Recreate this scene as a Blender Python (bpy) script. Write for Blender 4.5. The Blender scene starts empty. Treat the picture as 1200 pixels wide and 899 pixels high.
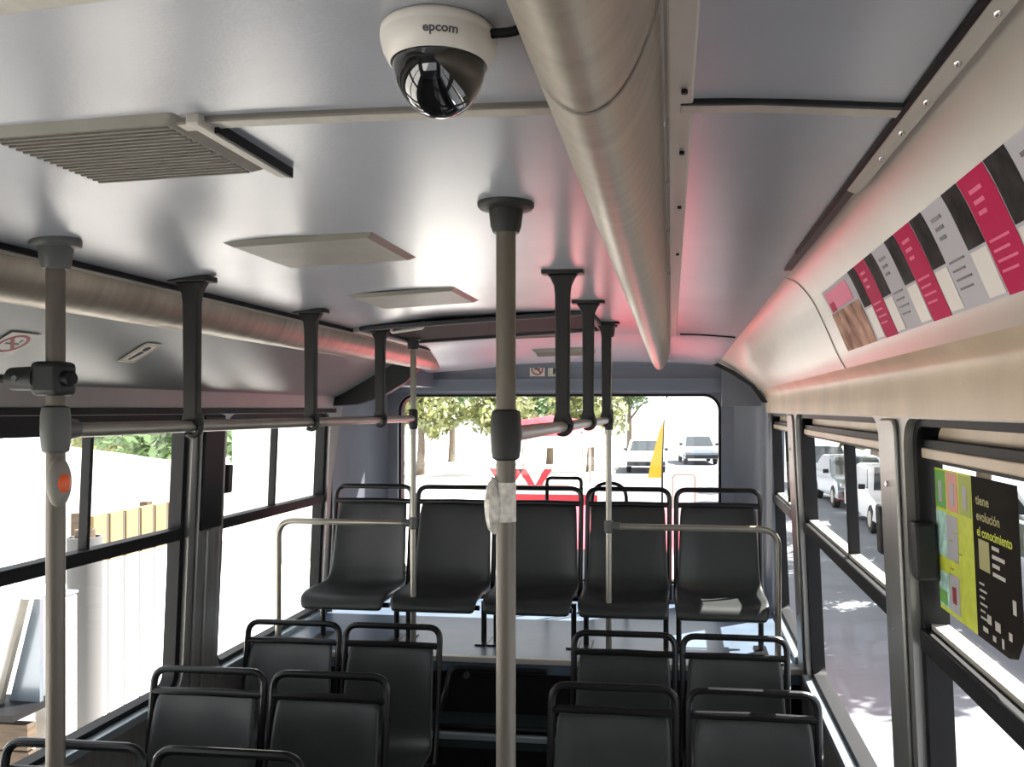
import bpy, bmesh, math, random
from mathutils import Vector, Matrix
random.seed(7)
PI = math.pi
S = bpy.context.scene
COL = S.collection

# ------------------------------------------------------------------ camera
ZC = 1.88
T = 0.13
cam_d = bpy.data.cameras.new('camera')
cam = bpy.data.objects.new('camera', cam_d); COL.objects.link(cam)
cam.location = (0, 0, ZC)
cam.rotation_euler = (PI / 2, 0, math.atan(T))
cam_d.sensor_width = 36; cam_d.lens = 30.0
cam_d.shift_x = (600 - (797 - 1000 * T)) / 1200
cam_d.shift_y = (480 - 449.5) / 1200
cam_d.clip_start = 0.02; cam_d.clip_end = 400
S.camera = cam

# ------------------------------------------------------------------ light and exposure
S.view_settings.view_transform = 'Standard'
S.view_settings.look = 'None'
S.view_settings.gamma = 1
S.view_settings.use_curve_mapping = False
S.view_settings.exposure = 1.12
w = bpy.data.worlds.new('sky'); S.world = w; w.use_nodes = True
wn = w.node_tree.nodes
bg = wn['Background']; bg.inputs['Color'].default_value = (0.93, 0.96, 1.0, 1); bg.inputs['Strength'].default_value = 0.9
sun_d = bpy.data.lights.new('sun', 'SUN'); sun_d.energy = 13; sun_d.angle = 0.01; sun_d.color = (1, 0.96, 0.9)
sun = bpy.data.objects.new('sun', sun_d); COL.objects.link(sun)
SUN_DIR = Vector((0.50, 0.42, 0.86))
sun.rotation_euler = SUN_DIR.to_track_quat('Z', 'Y').to_euler()
sun.location = SUN_DIR * 30

# ------------------------------------------------------------------ materials
def mat(name, col, rough=0.5, metal=0.0, spec=0.5, vary=0.0, scale=8.0, stretch=(1, 1, 1), bump=0.0, bscale=80, coat=0.0, col2=None):
    m = bpy.data.materials.new(name); m.use_nodes = True
    nt = m.node_tree; b = nt.nodes['Principled BSDF']
    b.inputs['Base Color'].default_value = (*col, 1)
    b.inputs['Roughness'].default_value = rough; b.inputs['Metallic'].default_value = metal
    b.inputs['Specular IOR Level'].default_value = spec
    if coat: b.inputs['Coat Weight'].default_value = coat; b.inputs['Coat Roughness'].default_value = 0.1
    if vary or bump:
        tc = nt.nodes.new('ShaderNodeTexCoord'); mp = nt.nodes.new('ShaderNodeMapping')
        mp.inputs['Scale'].default_value = stretch
        nt.links.new(tc.outputs['Object'], mp.inputs['Vector'])
    if vary:
        n = nt.nodes.new('ShaderNodeTexNoise'); n.inputs['Scale'].default_value = scale; n.inputs['Detail'].default_value = 5
        nt.links.new(mp.outputs['Vector'], n.inputs['Vector'])
        r = nt.nodes.new('ShaderNodeValToRGB'); r.color_ramp.elements[0].position = 0.3; r.color_ramp.elements[1].position = 0.7
        a = [max(0, c * (1 - vary)) for c in col]; z = col2 or [min(1, c * (1 + vary)) for c in col]
        r.color_ramp.elements[0].color = (*a, 1); r.color_ramp.elements[1].color = (*z, 1)
        nt.links.new(n.outputs['Fac'], r.inputs['Fac']); nt.links.new(r.outputs['Color'], b.inputs['Base Color'])
    if bump:
        n2 = nt.nodes.new('ShaderNodeTexNoise'); n2.inputs['Scale'].default_value = bscale
        nt.links.new(mp.outputs['Vector'], n2.inputs['Vector'])
        bp = nt.nodes.new('ShaderNodeBump'); bp.inputs['Strength'].default_value = bump; bp.inputs['Distance'].default_value = 0.004
        nt.links.new(n2.outputs['Fac'], bp.inputs['Height']); nt.links.new(bp.outputs['Normal'], b.inputs['Normal'])
    return m

def glass_mat(name, tint=(1, 1, 1), gloss=0.025):
    m = bpy.data.materials.new(name); m.use_nodes = True; nt = m.node_tree
    for n in list(nt.nodes): nt.nodes.remove(n)
    o = nt.nodes.new('ShaderNodeOutputMaterial'); t = nt.nodes.new('ShaderNodeBsdfTransparent')
    g = nt.nodes.new('ShaderNodeBsdfGlossy'); mx = nt.nodes.new('ShaderNodeMixShader')
    t.inputs['Color'].default_value = (*tint, 1); g.inputs['Roughness'].default_value = 0.02
    mx.inputs['Fac'].default_value = gloss
    nt.links.new(t.outputs[0], mx.inputs[1]); nt.links.new(g.outputs[0], mx.inputs[2]); nt.links.new(mx.outputs[0], o.inputs[0])
    return m

M = {}
M['ceil'] = mat('grey_ceiling_vinyl', (0.36, 0.368, 0.40), 0.27, spec=0.6, vary=0.05, scale=3, bump=0.05, bscale=160)
M['cove'] = mat('cream_cove_panel', (0.44, 0.405, 0.35), 0.33, spec=0.5, vary=0.05, scale=5)
M['header'] = mat('cream_window_header', (0.52, 0.41, 0.295), 0.42, vary=0.12, scale=6, bump=0.12, bscale=60)
M['slope'] = mat('grey_side_panel', (0.175, 0.18, 0.175), 0.3, vary=0.05, scale=4)
M['band'] = mat('pale_grey_band', (0.29, 0.28, 0.27), 0.4, vary=0.05)
M['rearp'] = mat('blue_grey_rear_plastic', (0.14, 0.148, 0.175), 0.4, vary=0.06, scale=5)
M['dark'] = mat('dark_grey_plastic', (0.018, 0.019, 0.02), 0.5, spec=0.35)
M['black'] = mat('black_rubber', (0.006, 0.006, 0.007), 0.55, spec=0.25)
M['blackgloss'] = mat('black_enamel_tube', (0.007, 0.007, 0.008), 0.3, spec=0.4)
M['alu'] = mat('aluminium', (0.50, 0.475, 0.42), 0.5, metal=0.35, vary=0.06, scale=6, stretch=(10, 0.6, 10))
M['duct'] = mat('brushed_steel_duct', (0.345, 0.30, 0.24), 0.40, metal=0.5, vary=0.13, scale=6, stretch=(1, 6, 1), bump=0.05, bscale=40)
M['pillar'] = mat('grey_metal_pillar', (0.27, 0.265, 0.25), 0.38, metal=0.55, vary=0.08, stretch=(6, 6, 0.5))
M['pole'] = mat('beige_grey_painted_tube', (0.135, 0.118, 0.095), 0.4, metal=0.3, vary=0.12, scale=9, stretch=(4, 4, 0.6))
M['rail'] = mat('galvanised_tube', (0.31, 0.295, 0.25), 0.32, metal=0.6, vary=0.1, scale=9)
M['fit'] = mat('dark_cast_fitting', (0.022, 0.022, 0.021), 0.5, spec=0.35, bump=0.1)
M['fit2'] = mat('grey_cast_fitting', (0.085, 0.088, 0.083), 0.45, bump=0.1)
M['seat'] = mat('charcoal_moulded_seat', (0.024, 0.027, 0.026), 0.38, vary=0.18, scale=5, bump=0.06, bscale=220)
M['floor'] = mat('dark_vinyl_floor', (0.03, 0.033, 0.034), 0.6, vary=0.2)
M['deck'] = mat('blue_grey_deck_vinyl', (0.085, 0.115, 0.155), 0.35, vary=0.15)
M['step'] = mat('teal_black_step_rubber', (0.02, 0.03, 0.031), 0.55, vary=0.25)
M['white'] = mat('white_plastic', (0.72, 0.68, 0.62), 0.35)
M['dome'] = mat('black_tinted_dome', (0.006, 0.006, 0.007), 0.04, spec=0.8, coat=0.6)
M['ivory'] = mat('aged_beige_plastic', (0.25, 0.235, 0.20), 0.5, vary=0.1)
M['ivory_dark'] = mat('dark_beige_lines', (0.17, 0.155, 0.13), 0.6)  # darker beige for louvre bars, joint lines and seam strips
M['paper'] = mat('white_paper', (0.46, 0.44, 0.47), 0.6, spec=0.1)
M['pink'] = mat('crimson_print', (0.46, 0.004, 0.07), 0.6, spec=0.1)
M['pinklight'] = mat('light_pink_print', (0.70, 0.12, 0.24), 0.5, spec=0.2)
M['photo'] = mat('dark_photo_print', (0.006, 0.009, 0.008), 0.65, spec=0.08, vary=0.9, scale=22, col2=(0.045, 0.04, 0.04))
M['brown'] = mat('orange_brown_print', (0.42, 0.12, 0.06), 0.6, spec=0.1, vary=0.7, scale=18, col2=(0.62, 0.36, 0.26))
M['ink'] = mat('grey_ink', (0.10, 0.095, 0.10), 0.5)
M['blackink'] = mat('black_ink', (0.01, 0.01, 0.01), 0.5)
M['redink'] = mat('dark_red_ink', (0.30, 0.03, 0.03), 0.5)
M['sticker'] = mat('sticker_white', (0.62, 0.58, 0.53), 0.45)
M['postblack'] = mat('brown_black_print', (0.014, 0.011, 0.009), 0.75, spec=0.1)
M['lime'] = mat('lime_print', (0.62, 0.68, 0.06), 0.5, vary=0.1, scale=40)
M['cyanp'] = mat('pale_cyan_print', (0.45, 0.70, 0.62), 0.5, vary=0.3, scale=50)
M['green'] = mat('leaf_green_print', (0.16, 0.42, 0.08), 0.5)
M['salmon'] = mat('salmon_print', (0.70, 0.30, 0.24), 0.5)
M['olive'] = mat('olive_print', (0.36, 0.42, 0.05), 0.5)
M['khaki'] = mat('khaki_print', (0.42, 0.38, 0.16), 0.5)
M['orange'] = mat('red_orange_button', (0.85, 0.13, 0.03), 0.35)
M['chrome'] = mat('bright_screw_head', (0.7, 0.68, 0.64), 0.25, metal=0.9)
M['rust'] = mat('rust_stain', (0.16, 0.075, 0.035), 0.7)
M['matt'] = mat('matt_black_recess_shade', (0.02, 0.021, 0.022), 0.8, spec=0.08)  # black that paints the shade of a hatch recess
M['rimdark'] = mat('dark_grey_hatch_rim', (0.05, 0.052, 0.056), 0.6, spec=0.2)
M['joint'] = mat('grey_sheet_joint', (0.10, 0.10, 0.10), 0.8)
M['glass'] = glass_mat('clear_bus_glass')
M['tape'] = mat('crumpled_clear_tape', (0.55, 0.52, 0.46), 0.3, vary=0.35, scale=60, bump=0.6, bscale=90)
M['asphalt'] = mat('grey_asphalt', (0.17, 0.18, 0.2), 0.85, vary=0.12, scale=1.5)  # the asphalt's own grey, one tone for the whole street
M['pave'] = mat('pale_paving', (0.66, 0.65, 0.62), 0.8, vary=0.05)
M['bark'] = mat('tree_bark', (0.12, 0.09, 0.06), 0.9, vary=0.3, bump=0.5)
M['leaf'] = mat('green_leaves', (0.10, 0.17, 0.06), 0.6, vary=0.5, scale=1.2)
M['leaf2'] = mat('yellow_green_leaves', (0.22, 0.24, 0.09), 0.6, vary=0.5, scale=1.2)
M['wallw'] = mat('white_rendered_wall', (0.85, 0.84, 0.80), 0.8)
M['fence'] = mat('white_corrugated_sheet', (0.82, 0.81, 0.78), 0.6)
M['fencey'] = mat('faded_yellow_sheet', (0.27, 0.185, 0.09), 0.7, vary=0.12, scale=1.0)
M['carw'] = mat('white_car_paint', (0.75, 0.76, 0.78), 0.25, coat=0.6)
M['carg'] = mat('grey_blue_car_paint', (0.20, 0.24, 0.28), 0.25, metal=0.3, coat=0.6)
M['carr'] = mat('red_car_paint', (0.78, 0.085, 0.12), 0.45, spec=0.4)
M['carglass'] = mat('dark_car_glass', (0.04, 0.05, 0.055), 0.06, spec=0.8)
M['tyre'] = mat('tyre_rubber', (0.02, 0.02, 0.02), 0.8)
M['yellow'] = mat('yellow_banner_cloth', (0.62, 0.40, 0.02), 0.6)
M['redcloth'] = mat('red_canopy_cloth', (0.45, 0.02, 0.035), 0.6)
M['wood'] = mat('weathered_wood', (0.10, 0.07, 0.045), 0.8, vary=0.3, scale=6, stretch=(1, 1, 8))
M['bluealu'] = mat('blue_grey_sill_metal', (0.42, 0.48, 0.52), 0.3, metal=0.6)

# ------------------------------------------------------------------ mesh helpers
def box(bm, x0, x1, y0, y1, z0, z1, f=None):
    P = [(x, y, z) for x in (x0, x1) for y in (y0, y1) for z in (z0, z1)]
    v = [bm.verts.new(f(*p) if f else p) for p in P]
    for q in ((0, 1, 3, 2), (4, 6, 7, 5), (0, 4, 5, 1), (2, 3, 7, 6), (0, 2, 6, 4), (1, 5, 7, 3)):
        bm.faces.new([v[i] for i in q])

def fillet(pts, r, n=6):
    out = []
    pts = [Vector(p) for p in pts]
    for i, p in enumerate(pts):
        if i in (0, len(pts) - 1): out.append(p); continue
        a = (pts[i - 1] - p); b = (pts[i + 1] - p)
        d = min(r, a.length * 0.49, b.length * 0.49)
        A = p + a.normalized() * d; B = p + b.normalized() * d
        for k in range(n + 1):
            t = k / n; out.append(A * (1 - t) ** 2 + p * 2 * t * (1 - t) + B * t * t)
    return out

def tube(bm, pts, r, seg=12, caps=True):
    pts = [Vector(p) for p in pts]; rings = []
    rr = r if isinstance(r, (list, tuple)) else [r] * len(pts)
    t0 = (pts[1] - pts[0]).normalized()
    up = Vector((0, 0, 1)) if abs(t0.z) < 0.9 else Vector((0, 1, 0))
    nrm = (up - t0 * up.dot(t0)).normalized()
    for i, p in enumerate(pts):
        if i == 0: t = t0
        elif i == len(pts) - 1: t = (pts[i] - pts[i - 1]).normalized()
        else: t = ((pts[i + 1] - p).normalized() + (p - pts[i - 1]).normalized()).normalized()
        nrm = (nrm - t * nrm.dot(t)).normalized(); bi = t.cross(nrm)
        rings.append([bm.verts.new(p + (nrm * math.cos(2 * PI * k / seg) + bi * math.sin(2 * PI * k / seg)) * rr[i]) for k in range(seg)])
    for a, b in zip(rings, rings[1:]):
        for k in range(seg): bm.faces.new((a[k], a[(k + 1) % seg], b[(k + 1) % seg], b[k]))
    if caps: bm.faces.new(rings[0][::-1]); bm.faces.new(rings[-1])

def lathe(bm, c, prof, seg=24):
    """prof: list of (radius, z) relative to c, axis z"""
    rings = []
    for r, z in prof:
        if r < 1e-5: rings.append([bm.verts.new((c[0], c[1], c[2] + z))])
        else: rings.append([bm.verts.new((c[0] + r * math.cos(2 * PI * k / seg), c[1] + r * math.sin(2 * PI * k / seg), c[2] + z)) for k in range(seg)])
    for a, b in zip(rings, rings[1:]):
        for k in range(seg):
            k2 = (k + 1) % seg
            q = [a[k % len(a)], a[k2 % len(a)], b[k2 % len(b)], b[k % len(b)]]
            u = []
            for x in q:
                if x not in u: u.append(x)
            if len(u) > 2: bm.faces.new(u)
    if len(rings[0]) > 1: bm.faces.new(rings[0][::-1])
    if len(rings[-1]) > 1: bm.faces.new(rings[-1])

def prism(bm, poly, y0, y1, axis='y', f=None):
    """extrude a closed 2D polygon; axis y: poly is (x,z); axis x: (y,z); axis z: (x,y)"""
    def mk(p, t):
        q = (p[0], t, p[1]) if axis == 'y' else (t, p[0], p[1]) if axis == 'x' else (p[0], p[1], t)
        return bm.verts.new(f(*q) if f else q)
    A = [mk(p, y0) for p in poly]; B = [mk(p, y1) for p in poly]
    n = len(poly)
    for i in range(n): bm.faces.new((A[i], A[(i + 1) % n], B[(i + 1) % n], B[i]))
    bm.faces.new(A[::-1]); bm.faces.new(B)

def sheet(prof, th):
    """offset an open 2D polyline outwards to make a closed strip of thickness th (left normal)"""
    n = len(prof); off = []
    for i, p in enumerate(prof):
        a = Vector(prof[max(0, i - 1)]); b = Vector(prof[min(n - 1, i + 1)]); t = (b - a).normalized()
        off.append((p[0] - t.y * th, p[1] + t.x * th))
    return list(prof) + off[::-1]

def rrect(y0, y1, z0, z1, r, n=6):
    pts = []
    for cy, cz, a0 in ((y1 - r, z1 - r, 0), (y0 + r, z1 - r, 90), (y0 + r, z0 + r, 180), (y1 - r, z0 + r, 270)):
        for k in range(n + 1):
            a = math.radians(a0 + 90 * k / n); pts.append((cy + r * math.cos(a), cz + r * math.sin(a)))
    return pts

def holed(bm, outer, holes, d0, d1, f):
    """flat panel with holes in (a,b), between depths d0 and d1; f(d,a,b) -> world"""
    tmp = bmesh.new(); loops = []
    for lp in [outer] + holes:
        vs = [tmp.verts.new((0, a, b)) for a, b in lp]; loops.append(vs)
        for i in range(len(vs)): tmp.edges.new((vs[i], vs[(i + 1) % len(vs)]))
    bmesh.ops.triangle_fill(tmp, use_beauty=True, use_dissolve=False, edges=tmp.edges[:])
    tmp.verts.index_update()
    A = {}; B = {}
    for v in tmp.verts:
        A[v.index] = bm.verts.new(f(d0, v.co.y, v.co.z)); B[v.index] = bm.verts.new(f(d1, v.co.y, v.co.z))
    for fc in tmp.faces:
        ids = [v.index for v in fc.verts]
        bm.faces.new([A[i] for i in ids]); bm.faces.new([B[i] for i in ids[::-1]])
    for vs in loops:
        for i in range(len(vs)):
            a, b = vs[i].index, vs[(i + 1) % len(vs)].index
            bm.faces.new((A[a], A[b], B[b], B[a]))
    tmp.free()

def ring(bm, outer, inner, d0, d1, f):
    n = len(outer); V = [[bm.verts.new(f(d, *p)) for p in lp] for d in (d0, d1) for lp in (outer, inner)]
    o0, i0, o1, i1 = V
    for k in range(n):
        j = (k + 1) % n
        bm.faces.new((o0[k], o0[j], i0[j], i0[k])); bm.faces.new((o1[k], i1[k], i1[j], o1[j]))
        bm.faces.new((o0[k], o1[k], o1[j], o0[j])); bm.faces.new((i0[k], i0[j], i1[j], i1[k]))

def obj(name, bm, m, parent=None, smooth=35, bevel=0.0, bseg=2):
    bmesh.ops.recalc_face_normals(bm, faces=bm.faces[:])
    off = Vector(parent['_o']) if parent is not None and '_o' in parent.keys() else Vector((0, 0, 0))
    if off.length: bmesh.ops.translate(bm, vec=-off, verts=bm.verts[:])
    me = bpy.data.meshes.new(name); bm.to_mesh(me); bm.free()
    o = bpy.data.objects.new(name, me); COL.objects.link(o)
    me.materials.append(m)
    if smooth:
        me.shade_smooth()
        try: me.set_sharp_from_angle(angle=math.radians(smooth))
        except Exception: pass
    if bevel:
        b = o.modifiers.new('bevel', 'BEVEL'); b.width = bevel; b.segments = bseg; b.limit_method = 'ANGLE'; b.angle_limit = math.radians(40)
    if parent is not None:
        o.parent = parent
        if '_o' in parent.keys(): o['_o'] = parent['_o']
    return o

def thing(name, label, cat, loc=(0, 0, 0), group=None, kind=None):
    o = bpy.data.objects.new(name, None); COL.objects.link(o); o.location = loc; o.empty_display_size = 0.1
    o['_o'] = list(loc)
    if label: o['label'] = label
    if cat: o['category'] = cat
    if group: o['group'] = group
    if kind: o['kind'] = kind
    return o
def tag(o, label, cat, group=None):
    o['label'] = label; o['category'] = cat
    if group: o['group'] = group
    return o
def struct(name, bm, m, **k):
    o = obj(name, bm, m, **k); o['kind'] = 'structure'; return o

def text_bm(body, size, bold=0.0):
    cu = bpy.data.curves.new('t', 'FONT'); cu.body = body; cu.size = size; cu.offset = bold; cu.resolution_u = 3
    o = bpy.data.objects.new('t', cu); COL.objects.link(o)
    dg = bpy.context.evaluated_depsgraph_get(); dg.update()
    me = bpy.data.meshes.new_from_object(o.evaluated_get(dg))
    bm = bmesh.new(); bm.from_mesh(me)
    bpy.data.objects.remove(o); bpy.data.curves.remove(cu); bpy.data.meshes.remove(me)
    return bm

# ------------------------------------------------------------------ bus shell
Y0, YB = -1.9, 5.3                       # front end of the built part, rear wall
WZ0, WZ1, BELT = 0.71, 1.86, 1.365       # window opening bottom / top, belt rail height
def XR(z): return 0.555 - 0.045 * (z - 0.7)
def XL(z): return -2.065 + 0.045 * (z - 0.7)
def fR(d, y, z): return (XR(z) + d, y, z)
def fL(d, y, z): return (XL(z) - d, y, z)

bm = bmesh.new(); box(bm, -2.15, 0.65, Y0, 3.73, -0.08, 0.0); struct('floor', bm, M['floor'], smooth=0)
CEIL = [(0.30, 2.258), (0.1, 2.275), (-0.2, 2.285), (-0.6, 2.287), (-1.0, 2.275), (-1.31, 2.235), (-1.58, 2.20)]
def ceil_z(x):
    for (a, za), (b, zb) in zip(CEIL, CEIL[1:]):
        if b <= x <= a: return za + (zb - za) * (x - a) / (b - a)
    return 2.26
def ceil_n(n=24):
    xs = [0.30 + (-1.58 - 0.30) * k / n for k in range(n + 1)]
    return [(x, ceil_z(x)) for x in xs]
def morph(x, y, z):
    t = max(0.0, min(1.0, (y - 4.5) / 0.68)); t = t * t * (3 - 2 * t)
    w_ = max(0.0, min(1.0, (z - 1.99) / 0.26))
    return (x - 0.085 * t * w_ * max(0, (x + 0.6) / 0.9), y, z - 0.115 * t * w_)
def loft(bm, poly, ys, f):
    rings = [[bm.verts.new(f(p[0], y, p[1])) for p in poly] for y in ys]; n = len(poly)
    for a, b in zip(rings, rings[1:]):
        for i in range(n): bm.faces.new((a[i], a[(i + 1) % n], b[(i + 1) % n], b[i]))
    bm.faces.new(rings[0][::-1]); bm.faces.new(rings[-1])
REARY = [4.5 + 0.68 * k / 10 for k in range(11)]
bm = bmesh.new()
cz = ceil_n()
loft(bm, cz + [(x, z + 0.05) for x, z in cz[::-1]], [Y0, 1.0, 3.0] + REARY, morph); struct('ceiling', bm, M['ceil'])

# right wall with three visible window openings (and two nearer the front)
WR = [(-1.55, 0.15), (0.40, 2.03), (2.27, 3.86), (4.12, 5.08)]
WL = [(-1.55, 0.05), (0.20, 1.72), (1.92, 3.33), (3.60, 4.74)]
def wall(side, wins, f, m):
    bm = bmesh.new()
    holes = [rrect(a, b, WZ0, WZ1, 0.07) for a, b in wins]
    holed(bm, [(Y0, 0), (YB + .1, 0), (YB + .1, 1.90), (Y0, 1.90)], holes, 0.0, 0.075, f)
    return struct('wall_' + side, bm, m, smooth=30)
wall('right', WR, fR, M['pillar'])
wall('left', WL, fL, M['pillar'])
# front wall with the windscreen opening, behind the camera
bm = bmesh.new()
holed(bm, [(-2.1, 0), (0.6, 0), (0.6, 2.4), (-2.1, 2.4)], [rrect(-1.7, 0.2, 1.0, 1.7, 0.12)], Y0, Y0 - 0.06, lambda d, a, b: (a, d, b))
struct('wall_front', bm, M['rearp'], smooth=30)

# right cove: curved cream moulding between ceiling and window header
COVE = [(0.298, 2.262), (0.335, 2.245), (0.378, 2.193), (0.414, 2.118), (0.447, 2.040), (0.470, 1.998), (0.488, 1.978), (0.498, 1.955), (0.4985, 1.90), (0.4995, 1.863)]
def spline(P, n=8):
    out = []
    for i in range(len(P) - 1):
        p0 = Vector(P[max(0, i - 1)]); p1 = Vector(P[i]); p2 = Vector(P[i + 1]); p3 = Vector(P[min(len(P) - 1, i + 2)])
        for k in range(n):
            t = k / n
            out.append(tuple(0.5 * ((2 * p1) + (p2 - p0) * t + (2 * p0 - 5 * p1 + 4 * p2 - p3) * t * t + (3 * p1 - p0 - 3 * p2 + p3) * t ** 3)))
    return out + [P[-1]]
cvA = spline(COVE[:6]); cvB = [COVE[5]] + spline(COVE[5:])[1:]
bm = bmesh.new(); loft(bm, sheet(cvA, 0.02), [Y0, 1.0, 3.0] + REARY, morph); struct('trim_1', bm, M['cove'])
bm = bmesh.new(); prism(bm, sheet(cvB, 0.02), Y0, 5.18); struct('trim_2', bm, M['header'])
# panel joint ribs in the cove
for i, y in enumerate((0.62, 2.52)):
    bm = bmesh.new(); prism(bm, sheet(cvA[2:], -0.003), y, y + 0.012); struct('trim_%d' % (3 + i), bm, M['cove'])

# left: sloping grey panel, pale band, black window header
SLOPE = [(-1.985, 1.960), (-1.93, 1.978), (-1.58, 2.175), (-1.50, 2.212)]
bm = bmesh.new(); prism(bm, sheet(spline(SLOPE, 6), 0.02), Y0, 4.78); struct('trim_5', bm, M['slope'], smooth=50)
bm = bmesh.new(); prism(bm, sheet([(-2.003, 1.885), (-1.985, 1.962)], 0.02), Y0, 4.78); struct('trim_6', bm, M['band'])
bm = bmesh.new(); box(bm, -2.03, -1.995, Y0, 4.78, 1.862, 1.886); struct('trim_7', bm, M['black'], smooth=0)

# rear wall
bm = bmesh.new()
holed(bm, [(-2.1, 0.0), (0.6, 0.0), (0.6, 2.4), (-2.1, 2.4)], [rrect(-1.80, 0.25, 0.80, 1.977, 0.10)], YB, YB + 0.08, lambda d, a, b: (a, d, b))
struct('wall_rear', bm, M['rearp'], smooth=30)
# moulded header above the rear window: two rolls and a step
hp = [(5.14, 2.30), (5.165, 2.185), (5.18, 2.165), (5.215, 2.16), (5.24, 2.15), (5.25, 2.135), (5.25, 2.085), (5.245, 2.07), (5.262, 2.05), (5.275, 2.00), (5.30, 1.985), (5.30, 2.30)]
bm = bmesh.new(); prism(bm, hp, -2.0, 0.5, axis='x'); struct('trim_8', bm, M['rearp'], smooth=50)
# rear corner posts, rounded in plan
def post(pts): 
    bm = bmesh.new(); prism(bm, pts, 0.69, 2.18, axis='z'); return bm
lp = [(-2.03, 4.80)] + [(-1.80 - 0.21 * math.cos(a) , 4.92 + 0.40 * math.sin(a)) for a in [PI / 2 * k / 10 for k in range(11)]] + [(-1.80, 5.38), (-2.12, 5.38), (-2.12, 4.80)]
struct('trim_9', post(lp), M['rearp'], smooth=50)
rp = [(0.53, 5.06)] + [(0.25 + 0.25 * math.cos(a), 5.10 + 0.21 * math.sin(a)) for a in [PI / 2 * k / 10 for k in range(11)]] + [(0.25, 5.38), (0.60, 5.38), (0.60, 5.06)]
struct('trim_10', post(rp), M['rearp'], smooth=50)
# dark arched caps closing the sloping panels at the rear
bm = bmesh.new()
arch = [(-2.02, 1.90), (-1.985, 1.965), (-1.90, 2.03), (-1.56, 2.21), (-1.46, 2.22), (-1.47, 2.14), (-1.56, 2.04), (-1.70, 1.96), (-1.86, 1.91)]
prism(bm, arch, 4.74, 4.80); struct('trim_11', bm, M['dark'], smooth=40)
bm = bmesh.new()
arch = [(0.298, 2.262), (0.378, 2.193), (0.447, 2.04), (0.503, 1.92), (0.47, 1.92), (0.42, 2.03), (0.35, 2.16), (0.27, 2.25)]
prism(bm, arch, 5.02, 5.05, f=lambda x, y, z: (morph(x, 5.1, z)[0], y, morph(x, 5.1, z)[2])); struct('trim_12', bm, M['dark'], smooth=40)
bm = bmesh.new(); box(bm, 0.25, 0.6, 5.185, 5.3, 1.9, 2.3); box(bm, -2.1, -1.55, 4.82, 5.3, 2.02, 2.3); struct('trim_13', bm, M['rearp'], smooth=0)

# silver pillar covers between the right windows, grey ones on the left
tn = 14
for (a, b) in ((2.07, 2.235), (3.905, 4.08), (0.2, 0.36)):
    bm = bmesh.new()
    prism(bm, rrect(a, b, 0.02, 1.858, 0.03, 3), -0.010, 0.0, axis='x', f=fR)
    o = struct('trim_%d' % tn, bm, M['pillar'], bevel=0.006); tn += 1
    sc = bmesh.new()
    for z in (0.95, 1.35, 1.7):
        c = Vector(fR(-0.012, (a + b) / 2, z)); tube(sc, [c + Vector((0.002, 0, 0)), c - Vector((0.004, 0, 0))], 0.007, 10)
    obj('screw', sc, M['chrome'], o)
for (a, b) in ((3.375, 3.555), (1.765, 1.875)):
    bm = bmesh.new(); prism(bm, rrect(a, b, 0.02, 1.86, 0.02, 3), -0.014, 0.0, axis='x', f=fL)
    prism(bm, rrect(a + .06, b - .06, 0.02, 1.36, 0.01, 3), -0.024, -0.01, axis='x', f=fL)
    struct('trim_%d' % tn, bm, M['pillar'], bevel=0.005); tn += 1
bm = bmesh.new(); box(bm, -0.025, 0.03, 3.385, 3.545, BELT, 1.855, f=fL); struct('trim_%d' % tn, bm, M['black'], smooth=0, bevel=.006); tn += 1

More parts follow.
